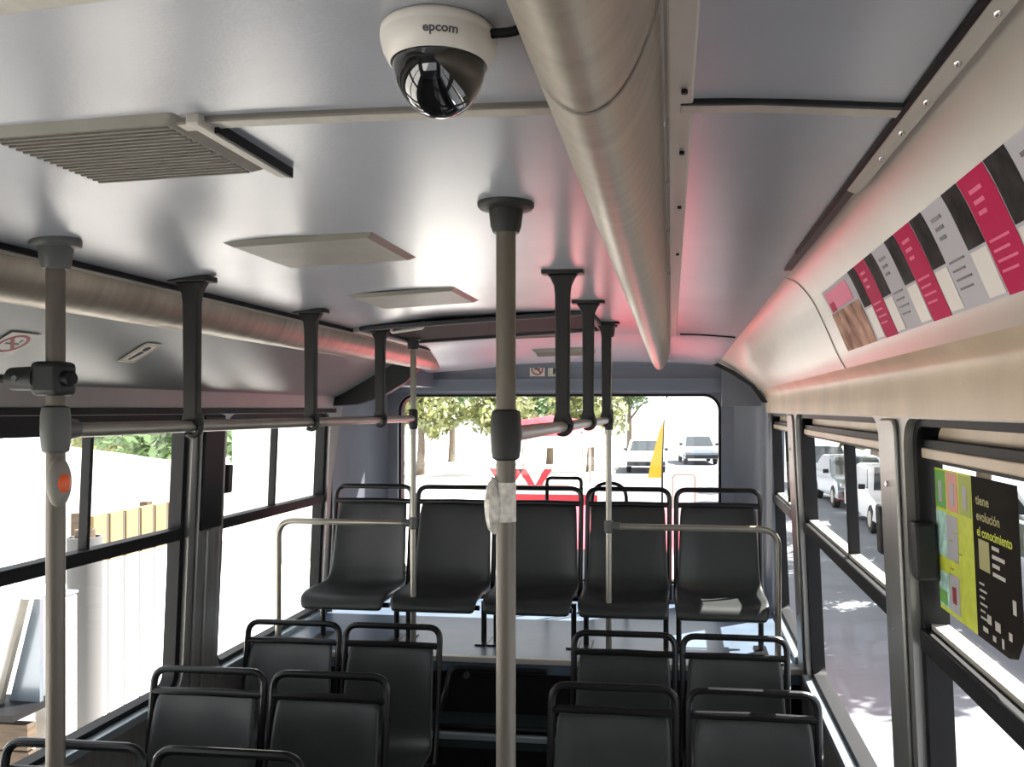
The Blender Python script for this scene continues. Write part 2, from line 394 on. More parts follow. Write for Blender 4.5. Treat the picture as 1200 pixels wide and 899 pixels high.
# windows
wi = 1
def window(side, f, a, b, div, clip=None):
    global wi
    root = thing('window_%d' % wi, None, None, (f(0, (a + b) / 2, WZ0)), kind='structure'); wi += 1
    g = 0.03
    z1 = WZ1 - 0.005
    top = 1.795 if side == 'R' else 1.80
    bm = bmesh.new()
    ring(bm, rrect(a - .006, b + .006, WZ0 - .006, WZ1 + .006, 0.075), rrect(a + g, b - g, WZ0 + 0.025, z1 - 0.012, 0.05), 0.02, 0.075, f)
    obj('frame', bm, M['black'], root, smooth=40)
    if side == 'R':
        bm = bmesh.new(); box(bm, 0.066, 0.074, a + g, b - g, 1.808, z1 - .01, f=f); obj('header_panel', bm, M['header'], root, smooth=0)
        bm = bmesh.new(); box(bm, 0.035, 0.07, a + g, b - g, 1.795, 1.813, f=f); obj('seal_or_gap_shadow', bm, M['black'], root, smooth=0)
        bm = bmesh.new(); box(bm, 0.03, 0.07, a + g, b - g, 1.772, 1.795, f=f); obj('head_rail', bm, M['header'], root, smooth=0, bevel=.003)
        bm = bmesh.new(); box(bm, 0.04, 0.07, a + g, b - g, 1.764, 1.772, f=f); obj('seal_or_gap_shadow', bm, M['black'], root, smooth=0)
        ztop = 1.764
    else:
        bm = bmesh.new(); box(bm, 0.02, 0.07, a + g, b - g, 1.792, z1 - .01, f=f); obj('head_rail', bm, M['black'], root, smooth=0)
        ztop = 1.792
    bm = bmesh.new(); box(bm, 0.012, 0.072, a + g * .5, b - g * .5, BELT - 0.026, BELT + 0.022, f=f); obj('belt_rail', bm, M['black'], root, smooth=0, bevel=.004)
    if side == 'R':
        bm = bmesh.new(); box(bm, 0.035, 0.072, a + g, b - g, BELT + 0.022, BELT + 0.034, f=f); obj('slide_track', bm, M['alu'], root, smooth=0)
    bm = bmesh.new(); box(bm, 0.035, 0.072, div - (0.011 if side == 'R' else 0.008), div + (0.011 if side == 'R' else 0.008), BELT, ztop, f=f); obj('mullion', bm, M['black'], root, smooth=0, bevel=.003)
    for (p, q) in ((a + g * .6, div), (div, b - g * .6)):
        bm = bmesh.new(); box(bm, 0.055, 0.059, p, q, BELT, ztop, f=f); obj('pane', bm, M['glass'], root, smooth=0)
    bm = bmesh.new(); box(bm, 0.055, 0.059, a + g * .6, b - g * .6, WZ0 + .01, BELT, f=f); obj('pane', bm, M['glass'], root, smooth=0)
    for y in (clip or ()):
        bm = bmesh.new(); box(bm, 0.0, 0.05, y - 0.022, y + 0.022, 1.50, 1.63, f=f); obj('latch', bm, M['dark'], root, smooth=0, bevel=.008)
    bm = bmesh.new(); box(bm, -0.02, 0.06, a, b, WZ0 - 0.03, WZ0 + 0.004, f=f); obj('sill', bm, M['bluealu'], root, smooth=0, bevel=.004)
    return root
window('R', fR, *WR[0], -0.7)
window('R', fR, *WR[1], 1.40, (1.99,))
window('R', fR, *WR[2], 2.95, (2.335,))
window('R', fR, *WR[3], 4.56, (4.2,))
window('L', fL, *WL[0], -0.7)
window('L', fL, *WL[1], 1.0)
window('L', fL, *WL[2], 2.765)
window('L', fL, *WL[3], 4.16, (3.65,))
root = thing('window_%d' % wi, None, None, (-0.77, YB, 0.80), kind='structure')
fB = lambda d, a, b: (a, YB + d, b)
bm = bmesh.new(); ring(bm, rrect(-1.80, 0.25, 0.80, 1.977, 0.10), rrect(-1.785, 0.235, 0.815, 1.962, 0.09), 0.02, 0.09, fB); obj('frame', bm, M['black'], root)
bm = bmesh.new(); box(bm, -1.80, 0.25, YB + 0.05, YB + 0.055, 0.80, 1.977); obj('pane', bm, M['glass'], root, smooth=0)

# ceiling joints
def seam(y, x0, x1, wd=0.02, m='alu'):
    global tn
    bm = bmesh.new(); n = 14
    xs = [x0 + (x1 - x0) * k / n for k in range(n + 1)]
    pts = [(x, ceil_z(x) - 0.007) for x in xs] + [(x, ceil_z(x) + 0.002) for x in xs[::-1]]
    prism(bm, pts, y - wd / 2, y + wd / 2); o = struct('trim_%d' % tn, bm, M[m], bevel=.002); tn += 1
seam(1.125, -1.45, -0.17, 0.028); seam(1.125, 0.0, 0.285, 0.028)
seam(4.52, 0.0, 0.285, 0.02, 'black')
seam(1.108, -1.45, -0.17, 0.007, 'ivory_dark'); seam(1.107, 0.0, 0.285, 0.009, 'dark')  # thin dark strips stand in for the shadow groove along each seam
# riveted rail along the right edge of the ceiling
root = thing('trim_%d' % tn, None, None, (0.30, 0.9, 2.25), kind='structure'); tn += 1
bm = bmesh.new(); prism(bm, [(0.279, 2.253), (0.290, 2.248), (0.301, 2.246), (0.305, 2.254), (0.29, 2.262), (0.279, 2.262)], Y0, 1.50); obj('strip', bm, M['alu'], root, bevel=.001)
bm = bmesh.new(); prism(bm, [(0.274, 2.253), (0.280, 2.251), (0.280, 2.264), (0.274, 2.264)], Y0, 2.1); obj('seal_or_gap_shadow', bm, M['black'], root, smooth=0)
bm = bmesh.new()
for k in range(14):
    y = -0.2 + k * 0.115
    c = Vector((0.292, y, 2.2475)); d = Vector((0.25, 0, -0.93)).normalized()
    tube(bm, [c - d * 0.001, c + d * 0.002, c + d * 0.004], [0.0045, 0.004, 0.002], 10)
obj('rivet', bm, M['chrome'], root)
bm = bmesh.new()
for k in range(14):
    y = 1.50 + k * 0.06
    box(bm, 0.281 - 0.0004 * k, 0.296, y, y + 0.061, 2.2515, 2.258)
obj('bent_edge', bm, M['dark'], root, smooth=0)

# ------------------------------------------------------------------ rear platform and step
root = thing('floor', None, None, (-0.75, 4.0, 0), kind='structure')
bm = bmesh.new(); box(bm, -2.05, 0.545, 4.0, 5.29, 0.62, 0.69); obj('deck', bm, M['deck'], root, smooth=0)
bm = bmesh.new(); box(bm, -2.06, 0.56, 4.02, 4.06, 0.0, 0.62); obj('riser', bm, M['black'], root, smooth=0)
bm = bmesh.new(); box(bm, -2.06, 0.56, 3.992, 4.03, 0.668, 0.694); obj('edge_trim', bm, M['alu'], root, smooth=0, bevel=.003)
bm = bmesh.new(); box(bm, -2.06, 0.56, 3.74, 4.02, 0.36, 0.42); obj('step_tread', bm, M['step'], root, smooth=0)
bm = bmesh.new(); box(bm, -2.06, 0.56, 3.76, 3.79, 0.0, 0.36); obj('step_riser', bm, M['black'], root, smooth=0)
bm = bmesh.new(); box(bm, -2.06, 0.56, 3.732, 3.758, 0.398, 0.424); obj('step_nosing', bm, M['bluealu'], root, smooth=0, bevel=.003)
root = thing('tube_guard', 'bent black tube guard standing on the dark step in the aisle', 'guard', (-0.75, 3.85, 0.42))
bm = bmesh.new()
tube(bm, fillet([(-0.62, 3.97, 0.645), (-1.09, 3.97, 0.645), (-1.10, 3.94, 0.55), (-1.12, 3.79, 0.436), (-0.55, 3.79, 0.436)], 0.05), 0.014, 10); obj('bent_tube', bm, M['blackgloss'], root)
bm = bmesh.new(); tube(bm, [(-1.02, 4.021, 0.60), (-1.02, 4.005, 0.60)], 0.016, 12); obj('bolt', bm, M['fit2'], root)

# ------------------------------------------------------------------ ducts
def duct(name, xc, hw, D, zt, y0, y1, label, shear=0.0, lap=True):
    root = thing(name, label, 'duct', (xc, y0, zt))
    n = 22; bm = bmesh.new(); rings = []
    ys = [y0 + (y1 - y0) * k / 30 for k in range(31)]
    ends = [(0.035, 0.97), (0.06, 0.88), (0.075, 0.70), (0.082, 0.45)]
    secs = [(y, 1.0) for y in ys] + [(y1 + dy, s) for dy, s in ends]
    for y, s in secs:
        rings.append([bm.verts.new((xc + shear * (y - 0.8) + hw * s * math.cos(PI + PI * k / n), y, zt + D * s * math.sin(PI + PI * k / n))) for k in range(n + 1)])
    for a, b in zip(rings, rings[1:]):
        for k in range(n): bm.faces.new((a[k], a[k + 1], b[k + 1], b[k]))
    bm.faces.new(rings[-1]); bm.faces.new(rings[0][::-1])
    obj('shell', bm, M['duct'], root, smooth=60)
    for y in (0.665, 2.9):
        bm = bmesh.new(); rs = []
        for yy in (y, y + 0.005):
            rs.append([bm.verts.new((xc + shear * (yy - 0.8) + (hw + .0012) * math.cos(PI + PI * k / n), yy, zt + (D + .0012) * math.sin(PI + PI * k / n))) for k in range(n + 1)])
        for k in range(n): bm.faces.new((rs[0][k], rs[0][k + 1], rs[1][k + 1], rs[1][k]))
        obj('joint_line', bm, M['ivory_dark'], root)
    return root
SH = -0.0107
root = duct('air_duct', -0.0755, 0.066, 0.175, 2.288, -0.6, 5.05, 'long brushed steel half round duct hanging along the ceiling above the aisle', SH)
def shr(x, y, z): return (x + SH * (y - 0.8), y, z)
bm = bmesh.new(); box(bm, -0.014, 0.020, -0.6, 5.05, 2.272, 2.288, f=shr); obj('ceiling_flange', bm, M['alu'], root, smooth=0, bevel=.003)
bm = bmesh.new(); box(bm, -0.0145, -0.0115, -0.6, 5.0, 2.195, 2.20, f=shr); obj('lap_joint', bm, M['ivory_dark'], root, smooth=0)
for y in (1.0, 1.25, 1.6, 2.1):
    bm = bmesh.new(); c = Vector(shr(-0.0145, y, 2.215)); tube(bm, [c + Vector((0.004, 0, 0)), c - Vector((0.003, 0, 0))], 0.005, 8); obj('screw', bm, M['chrome'], root)
    bm = bmesh.new(); c = Vector(shr(0.008, y + .05, 2.268)); tube(bm, [c + Vector((0, 0, 0.002)), c - Vector((0, 0, 0.003))], 0.004, 8); obj('screw', bm, M['dark'], root)
root = duct('side_duct', -1.485, 0.085, 0.105, 2.222, -0.6, 5.02, 'brushed metal duct running above the left windows behind the hangers')
bm = bmesh.new(); box(bm, -1.412, -1.397, -0.6, 5.02, 2.205, 2.222); obj('edge_strip', bm, M['alu'], root, smooth=0)
bm = bmesh.new(); box(bm, -1.397, -1.385, -0.6, 5.02, 2.212, 2.224); obj('seal_or_gap_shadow', bm, M['black'], root, smooth=0)  # black strip stands in for the shadow line in the gap above the duct

# ------------------------------------------------------------------ ceiling vents and hatches
def vent(label, x0, x1, y0, y1, slats, drop, m='ivory'):
    zc = min(ceil_z(x0), ceil_z(x1))
    zf = lambda x, y: morph(x, y, ceil_z(x))[2]
    root = thing('ceiling_vent', label, 'vent', ((x0 + x1) / 2, (y0 + y1) / 2, zc))
    bm = bmesh.new(); s = 0.022
    top = [bm.verts.new((x, y, zf(x, y) + 0.003)) for x, y in ((x0, y0), (x1, y0), (x1, y1), (x0, y1))]
    bot = [bm.verts.new((x, y, zf(x, y) - drop)) for x, y in ((x0 + s, y0 + s), (x1 - s, y0 + s), (x1 - s, y1 - s), (x0 + s, y1 - s))]
    bm.faces.new(bot)
    for i in range(4): bm.faces.new((top[i], top[(i + 1) % 4], bot[(i + 1) % 4], bot[i]))
    bm.faces.new(top[::-1])
    obj('cover', bm, M[m], root, bevel=.004, smooth=20)
    if slats:
        bm = bmesh.new(); n = slats
        for k in range(n):
            y = y0 + s + 0.01 + (y1 - y0 - 2 * s - 0.02) * k / (n - 1)
            box(bm, x0 + s * 1.2, x1 - s * 1.2, y - 0.003, y + 0.003, -drop - 0.003, -drop + 0.002, f=lambda x, y, z: (x, y, z + zf(x, y)))
        o = obj('louvre', bm, M['ivory_dark'], root, smooth=0)
    return root
r = vent('large louvred beige ceiling vent with a side bracket nearest the dome camera', -1.0, -0.68, 1.075, 1.36, 17, 0.010)
bm = bmesh.new(); box(bm, -0.672, -0.652, 1.09, 1.365, 2.270, 2.287); obj('side_bracket', bm, M['alu'], r, smooth=0, bevel=.003)
bm = bmesh.new(); box(bm, -0.652, -0.646, 1.13, 1.365, 2.270, 2.287); obj('seal_or_gap_shadow', bm, M['black'], r, smooth=0)
vent('middle plain beige ceiling vent between the large vent and the small one', -1.06, -0.69, 1.86, 2.20, 0, 0.010)
vent('third beige ceiling vent, just in front of the dark roof hatch', -1.11, -0.73, 2.73, 3.08, 0, 0.010)
vent('small flat vent right behind the dark roof hatch', -0.95, -0.62, 4.42, 4.56, 4, 0.014)
vent('small flat vent nearest the rear window header', -0.85, -0.48, 4.82, 4.94, 4, 0.014)

def hatch(label, x0, x1, y0, y1, r, rim='alu'):
    root = thing('roof_hatch', label, 'hatch', ((x0 + x1) / 2, (y0 + y1) / 2, 2.27))
    fc = lambda d, a, b: (a, b, ceil_z(a) - d)
    o = rrect(x0, x1, y0, y1, r); i = rrect(x0 + .035, x1 - .035, y0 + .035, y1 - .035, max(.01, r - .035))
    bm = bmesh.new(); ring(bm, o, i, -0.002, 0.018, fc); obj('rim', bm, M[rim], root, bevel=.005)
    if rim != 'alu':
        bm = bmesh.new(); prism(bm, [(x0 - .02, y0 + .01), (x0 + .012, y0 + .01), (x0 + .012, y1 - .01), (x0 - .02, y1 - .01)], -0.002, 0.02, axis='z', f=lambda x, y, z: (x, y, ceil_z(x) - z)); obj('side_strip', bm, M['alu'], root, bevel=.003)
    bm = bmesh.new(); prism(bm, [(p[0], p[1]) for p in i], -0.002, 0.004, axis='z', f=lambda x, y, z: (x, y, ceil_z(x) - z)); obj('lid', bm, M['matt'], root)  # flat black lid, its colour standing in for the shaded hatch recess
    bm = bmesh.new(); tube(bm, fillet([(x0 + .12, y0 + .1, ceil_z(x0 + .12)), (x0 + .12, y0 + .1, ceil_z(x0 + .12) - .03), (x0 + .26, y0 + .1, ceil_z(x0 + .26) - .03), (x0 + .26, y0 + .1, ceil_z(x0 + .26))], .01), .007, 8)
    obj('handle', bm, M['white'], root)
    return root
hatch('dark roof escape hatch in the ceiling towards the rear window', -1.36, -0.36, 3.47, 4.22, 0.03, 'rimdark')
hatch('rounded corner of a roof hatch at the upper left, beside the dome camera', -1.36, -0.44, 0.05, 0.752, 0.10)

# ------------------------------------------------------------------ dome camera
cc = (-0.255, 0.885, ceil_z(-0.255))
root = thing('security_camera', 'white and black dome security camera on the grey ceiling', 'camera', cc)
bm = bmesh.new(); lathe(bm, cc, [(0.058, 0.0), (0.0615, -0.004), (0.062, -0.010), (0.061, -0.012), (0.0618, -0.014), (0.059, -0.026), (0.0535, -0.037), (0.051, -0.0385), (0.049, -0.036)], 48); obj('base_ring', bm, M['white'], root, smooth=50)
bm = bmesh.new(); R0 = 0.0495
lathe(bm, (cc[0], cc[1], cc[2] - 0.034), [(R0 * math.cos(a), -R0 * 1.2 * math.sin(a)) for a in [PI / 2 * k / 16 for k in range(16)]] + [(0, -R0 * 1.2)], 40); obj('dome', bm, M['dome'], root, smooth=60)
tb = text_bm('epcom', 0.0128, 0.0004)
xs = [v.co.x for v in tb.verts]; mx = (min(xs) + max(xs)) / 2
bmesh.ops.subdivide_edges(tb, edges=tb.edges[:], cuts=1)
for v in tb.verts:
    s = (v.co.x - mx); h = -0.027 + v.co.y * 0.9
    rad = 0.0618 if h > -0.014 else 0.0618 + (h + 0.014) * (0.0028 / 0.012) if h > -0.026 else 0.059 + (h + 0.026) * (0.0055 / 0.011)
    rad += 0.0006; a = -PI / 2 + 0.30 + s / 0.058
    v.co = Vector((cc[0] + rad * math.cos(a), cc[1] + rad * math.sin(a), cc[2] + h))
obj('lettering', tb, M['ink'], root, smooth=0)
bm = bmesh.new(); tube(bm, fillet([(cc[0] + 0.05, cc[1] - .01, cc[2] - 0.012), (cc[0] + 0.085, cc[1] - .015, cc[2] - 0.014), (cc[0] + 0.105, cc[1] - .01, cc[2] - 0.002), (cc[0] + .118, cc[1], cc[2] - .002)], 0.015), 0.005, 10); obj('cable', bm, M['black'], root)

# ------------------------------------------------------------------ poles, rails, hangers
PY = 1.65
def flange(bm, x, y, zt, r, h=0.06, neck=0.03):
    lathe(bm, (x, y, zt), [(r, 0.004), (r, -0.008), (r * .93, -0.013), (neck * 1.25, -0.016), (neck * 1.2, -0.03), (neck * 1.12, -h * .8), (neck * .95, -h), (0.018, -h)], 24)
def pole(label, x, y, zt, zb, r, m='pole', fit='fit', tee=None, teedir=None, fr=0.052, **k):
    root = thing('stanchion_pole', label, 'pole', (x, y, zb))
    bm = bmesh.new(); tube(bm, [(x, y, zb), (x, y, (zb + zt) / 2), (x, y, zt)], r, 20); obj('tube', bm, M[m], root)
    bm = bmesh.new(); flange(bm, x, y, zt, fr, **k); obj('ceiling_flange', bm, M[fit], root, smooth=40)
    if tee:
        bm = bmesh.new(); q = r * 1.38
        lathe(bm, (x, y, tee), [(r * 1.06, 0.05), (q * 1.02, 0.046), (q * 1.12, 0.03), (q * 1.14, 0), (q * 1.10, -0.03), (q, -0.046), (r * 1.05, -0.05)], 24)
        if teedir: tube(bm, [(x, y + r * .6, tee), (x, y + 0.03, tee), (x, y + 0.055, tee), (x, y + 0.057, tee)], [q * .95, q * .95, q * .85, r * .9], 18)
        obj('tee_joint', bm, M[fit], root, smooth=45)
    bm = bmesh.new(); lathe(bm, (x, y, zb), [(0.05, 0), (0.05, 0.006), (r * 1.2, 0.01), (r * 1.15, 0.03), (r, 0.03)], 20); obj('foot_flange', bm, M[fit], root)
    return root
CX, LX = -0.34, -1.31
pc = pole('thick beige grey pole in the middle of the view with dark joint and crumpled tape', CX, PY, ceil_z(CX) + .002, 0.0, 0.0195, tee=1.83, teedir=True, fr=0.056, neck=0.027)
# crumpled tape wad and pale sleeve on the centre pole
bm = bmesh.new(); bmesh.ops.create_uvsphere(bm, u_segments=18, v_segments=14, radius=1)
for v in bm.verts:
    n = 1 + 0.10 * math.sin(9 * v.co.x + 4 * v.co.z) * math.cos(11 * v.co.y + 7 * v.co.z)
    v.co = Vector((CX - 0.022 + v.co.x * 0.020 * n, PY - 0.004 + v.co.y * 0.020 * n, 1.692 + v.co.z * 0.055 * n))
obj('tape_wad', bm, M['tape'], pc, smooth=25)
bm = bmesh.new(); tube(bm, [(CX, PY, 1.66), (CX, PY, 1.737)], 0.0203, 20); obj('tape_sleeve', bm, M['tape'], pc)

pl = pole('grey pole at the left with a black clamp and a red bell button', LX, PY, ceil_z(LX) + .002, 0.0, 0.0185, fit='fit2', tee=1.838, teedir=True, fr=0.05, neck=0.027)
# bell push box
bm = bmesh.new(); bmesh.ops.create_uvsphere(bm, u_segments=20, v_segments=14, radius=1)
for v in bm.verts: v.co = Vector((LX + 0.014 + v.co.x * 0.021, PY - 0.008 + v.co.y * 0.028, 1.727 + v.co.z * 0.053))
bb = obj('bell_box', bm, M['ivory'], pl)
bm = bmesh.new(); bmesh.ops.create_uvsphere(bm, u_segments=16, v_segments=12, radius=1)
for v in bm.verts: v.co = Vector((LX + 0.029 + v.co.x * 0.009, PY - 0.012 + v.co.y * 0.017, 1.726 + v.co.z * 0.022))
obj('bell_button', bm, M['orange'], bb)
# black clamp and the black bar it holds
clz = 1.945
cl = thing('clamp_bar', 'black clamp with a black horizontal bar gripping the left pole', 'clamp', (LX, PY, clz))
bm = bmesh.new(); box(bm, LX - 0.036, LX + 0.030, PY - 0.034, PY + 0.03, clz - 0.036, clz + 0.036); obj('clamp_body', bm, M['dark'], cl, bevel=.012, bseg=3)
bm = bmesh.new(); tube(bm, [(LX + 0.02, PY - .01, clz), (LX + 0.045, PY - .01, clz), (LX + .05, PY - .01, clz)], [0.017, 0.017, 0.012], 16); obj('knob', bm, M['black'], cl)
bm = bmesh.new(); tube(bm, [(LX - 0.03, PY - .012, clz), (LX - 0.09, PY - .012, clz), (LX - .096, PY - .012, clz)], [0.026, 0.024, 0.018], 16); obj('sleeve', bm, M['dark'], cl)
bm = bmesh.new(); tube(bm, [(LX - 0.09, PY - .012, clz), (LX - 0.66, PY - .012, clz)], 0.010, 12); obj('bar', bm, M['black'], cl)
bm = bmesh.new(); tube(bm, [(LX - 0.062, PY - .034, clz), (LX - .062, PY - .042, clz)], 0.006, 10); obj('screw', bm, M['fit2'], cl)

RY = 4.09
pole('thin rear pole on the left joined to the left handrail and guard rail', LX, RY, ceil_z(LX) + .002, 0.69, 0.0145, m='rail', tee=1.832, fr=0.042, neck=0.024)
pole('thin rear pole on the right beside the end of the steel duct', CX, RY, ceil_z(CX) + .002, 0.69, 0.0145, m='rail', tee=1.832, fr=0.042, neck=0.024)
def rail(label, x, y0, y1, z, r):
    bm = bmesh.new(); tube(bm, [(x, y0, z), (x, (y0 + y1) / 2, z), (x, y1, z)], r, 18)
    off = Vector((x, y0, z)); bmesh.ops.translate(bm, vec=-off, verts=bm.verts[:])
    o = obj('handrail', bm, M['rail']); o.location = off; tag(o, label, 'handrail')
rail('long galvanised handrail along the left windows', LX, PY + .05, RY - .02, 1.835, 0.0165)
rail('short looking galvanised handrail going back from the central pole', CX, PY + .05, RY - .02, 1.83, 0.0165)

def hanger(label, x, y, m='dark'):
    zt = ceil_z(x); zr = 1.833
    root = thing('rail_hanger', label, 'hanger', (x, y, zr), 'hangers that carry the handrails')
    bm = bmesh.new(); prism(bm, rrect(x - 0.062, x + 0.062, y - 0.028, y + 0.028, 0.012, 3), zt - 0.011, zt + 0.004, axis='z'); obj('flange', bm, M['fit'], root, bevel=.003)
    bm = bmesh.new()
    prof = [(0.0, 0.045), (0.015, 0.034), (0.035, 0.025), (0.06, 0.022), (zt - zr - 0.05, 0.020), (zt - zr - 0.03, 0.026), (zt - zr - 0.012, 0.03)]
    L = [(x - w_, zt - 0.01 - d) for d, w_ in prof]; Rr = [(x + w_, zt - 0.01 - d) for d, w_ in prof]
    prism(bm, L + Rr[::-1], y - 0.014, y + 0.014); obj('strap', bm, M['fit'], root, bevel=.005)
    bm = bmesh.new(); pts = [(x + 0.024 * math.cos(a), y, zr + 0.024 * math.sin(a)) for a in [PI * 0.85 - PI * 1.55 * k / 18 for k in range(19)]]
    tube(bm, pts, 0.0085, 10); obj('hook', bm, M['fit'], root)
    return root
hanger('first dark hanger behind the left pole on the left handrail', LX, 2.16)
hanger('second dark hanger on the left handrail, in front of the sunlit side panel', LX, 2.91)
hanger('third dark hanger on the left handrail, next to the thin rear pole', LX, 3.62)
hanger('big dark hanger right behind the central pole on its handrail', CX, 2.47)
hanger('second dark hanger behind the central pole, midway on its handrail', CX, 3.17)
hanger('rearmost dark hanger on the central handrail, against the thin rear pole', CX, 3.95)

def guard(label, x0, x1, sgn):
    root = thing('guard_rail', label, 'guard rail', (x0, RY, 1.315))
    bm = bmesh.new(); tube(bm, fillet([(x0 + sgn * .02, RY, 1.318), (x1, RY, 1.318), (x1, RY, 0.69)], 0.085, 8), 0.0155, 14); obj('bent_tube', bm, M['rail'], root)
    bm = bmesh.new(); lathe(bm, (x0, RY, 1.318), [(0.016, 0.03), (0.022, 0.026), (0.022, -0.026), (0.016, -0.03)], 16)
    tube(bm, [(x0, RY, 1.318), (x0 + sgn * .055, RY, 1.318)], 0.0205, 14); obj('clamp', bm, M['fit2'], root)
    bm = bmesh.new(); lathe(bm, (x1, RY, 0.69), [(0.035, 0), (0.035, 0.006), (0.018, 0.01), (0.018, 0.02)], 16); obj('foot_flange', bm, M['fit'], root)
guard('bent tube guard rail in front of the leftmost rear seat', LX, -2.015, -1)
guard('bent tube guard rail in front of the rightmost rear seats', CX, 0.455, 1)

# ------------------------------------------------------------------ seats
def seat_shell():
    # side profile (y, z): waterfall front, pan, curve, reclined back
    prof = [(-0.475, 0.355), (-0.472, 0.385), (-0.455, 0.408), (-0.42, 0.420), (-0.36, 0.420), (-0.28, 0.412), (-0.20, 0.408), (-0.14, 0.414), (-0.10, 0.435),
            (-0.078, 0.475), (-0.066, 0.54), (-0.055, 0.62), (-0.043, 0.70), (-0.030, 0.78), (-0.020, 0.825), (-0.012, 0.842)]
    half = [0.205, 0.214, 0.218, 0.220, 0.220, 0.220, 0.219, 0.217, 0.212, 0.206, 0.202, 0.200, 0.197, 0.194, 0.191, 0.186]
    dish = [0.0, 0.003, 0.008, 0.015, 0.022, 0.026, 0.028, 0.03, 0.032, 0.032, 0.030, 0.027, 0.023, 0.018, 0.012, 0.006]
    n = 14; bm = bmesh.new(); rows = []
    for i, (y, z) in enumerate(prof):
        a = prof[max(0, i - 1)]; b = prof[min(len(prof) - 1, i + 1)]
        t = Vector((b[0] - a[0], b[1] - a[1])).normalized(); nr = Vector((-t.y, t.x))  # towards the sitter
        row = []
        for k in range(n + 1):
            u = -1 + 2 * k / n
            e = abs(u) ** 3 * dish[i]
            row.append(bm.verts.new((u * half[i], y + nr.x * e, z + nr.y * e)))
        rows.append(row)
    for a, b in zip(rows, rows[1:]):
        for k in range(n): bm.faces.new((a[k], a[k + 1], b[k + 1], b[k]))
    return bm
def make_seat(legz, rear=False):
    root = thing('bus_seat', '', 'seat')
    sh = obj('seat_shell', seat_shell(), M['seat'], root, smooth=80)
    so = sh.modifiers.new('thick', 'SOLIDIFY'); so.thickness = 0.014; so.offset = -1
    sb = sh.modifiers.new('smooth', 'SUBSURF'); sb.levels = 1; sb.render_levels = 1
    bm = bmesh.new()
    hx = 0.214
    tube(bm, fillet([(-hx, -0.10, 0.37), (-hx, -0.058, 0.50), (-hx, 0.0, 0.925), (hx, 0.0, 0.925), (hx, -0.058, 0.50), (hx, -0.10, 0.37)], 0.055, 6), 0.0135, 10)
    obj('back_frame', bm, M['blackgloss'], root)
    bm = bmesh.new(); tube(bm, [(-hx, -0.010, 0.845), (0, -0.006, 0.848), (hx, -0.010, 0.845)], 0.0145, 10); obj('cross_bar', bm, M['blackgloss'], root)
    bm = bmesh.new()
    for s in (-1, 1): tube(bm, [(s * 0.16, -0.42, 0.375), (s * 0.16, -0.06, 0.375)], 0.013, 8)
    tube(bm, [(-0.21, -0.36, 0.36), (0.21, -0.36, 0.36)], 0.013, 8); tube(bm, [(-0.21, -0.10, 0.36), (0.21, -0.10, 0.36)], 0.013, 8)
    obj('pan_frame', bm, M['blackgloss'], root)
    for s in (-1, 1):
        bm = bmesh.new(); tube(bm, [(s * 0.20, -0.22, 0.365), (s * 0.20, -0.22, legz)], 0.014, 10)
        box(bm, s * 0.20 - 0.03, s * 0.20 + 0.03, -0.30, -0.14, legz, legz + 0.008)
        obj('leg', bm, M['blackgloss'], root)
    return root
def copy_tree(o, parent=None):
    c = o.copy(); COL.objects.link(c)
    if parent is not None: c.parent = parent
    for ch in list(o.children): copy_tree(ch, c)
    return c
G1 = 'dark moulded seats in double rows along both sides'
G2 = 'dark moulded seats of the raised rear row'
side = [
    (-1.71, 2.23, 'window side dark seat nearest the bottom left corner, only its black hoop showing'),
    (-1.245, 2.23, 'aisle side dark seat at the bottom left, mostly hidden below the frame'),
    (-1.709, 2.93, 'dark window seat of the second left row, below the metal window pillar'),
    (-1.246, 2.93, 'dark aisle seat of the second left row'),
    (-1.714, 3.63, 'dark window seat of the third left row, under the left guard rail'),
    (-1.255, 3.63, 'dark aisle seat of the third left row, next to the step'),
    (-0.227, 2.93, 'dark aisle seat of the front right pair, beside the central pole'),
    (0.242, 2.93, 'dark window seat of the front right pair, nearest the right window'),
    (-0.235, 3.63, 'dark aisle seat of the back right pair, beyond the front right pair'),
    (0.225, 3.63, 'dark window seat of the back right pair, below the right guard rail'),
]
p0 = make_seat(0.0)
for i, (x, y, lb) in enumerate(side):
    o = p0 if i == 0 else copy_tree(p0)
    o.location = (x, y, 0); o['label'] = lb; o['group'] = G1
rearl = ['dark rear row seat at the far left, next to the left windows', 'dark rear row seat second from the left, right of the thin left pole',
         'dark middle seat of the raised rear row, behind the central pole', 'dark rear row seat second from the right, behind the thin right pole',
         'dark rear row seat at the far right with a sunlit edge']
p1 = make_seat(0.155, True)
for i, lb in enumerate(rearl):
    o = p1 if i == 0 else copy_tree(p1)
    o.location = (-1.66 + i * 0.4635, 4.5, 0.535); o['label'] = lb; o['group'] = G2

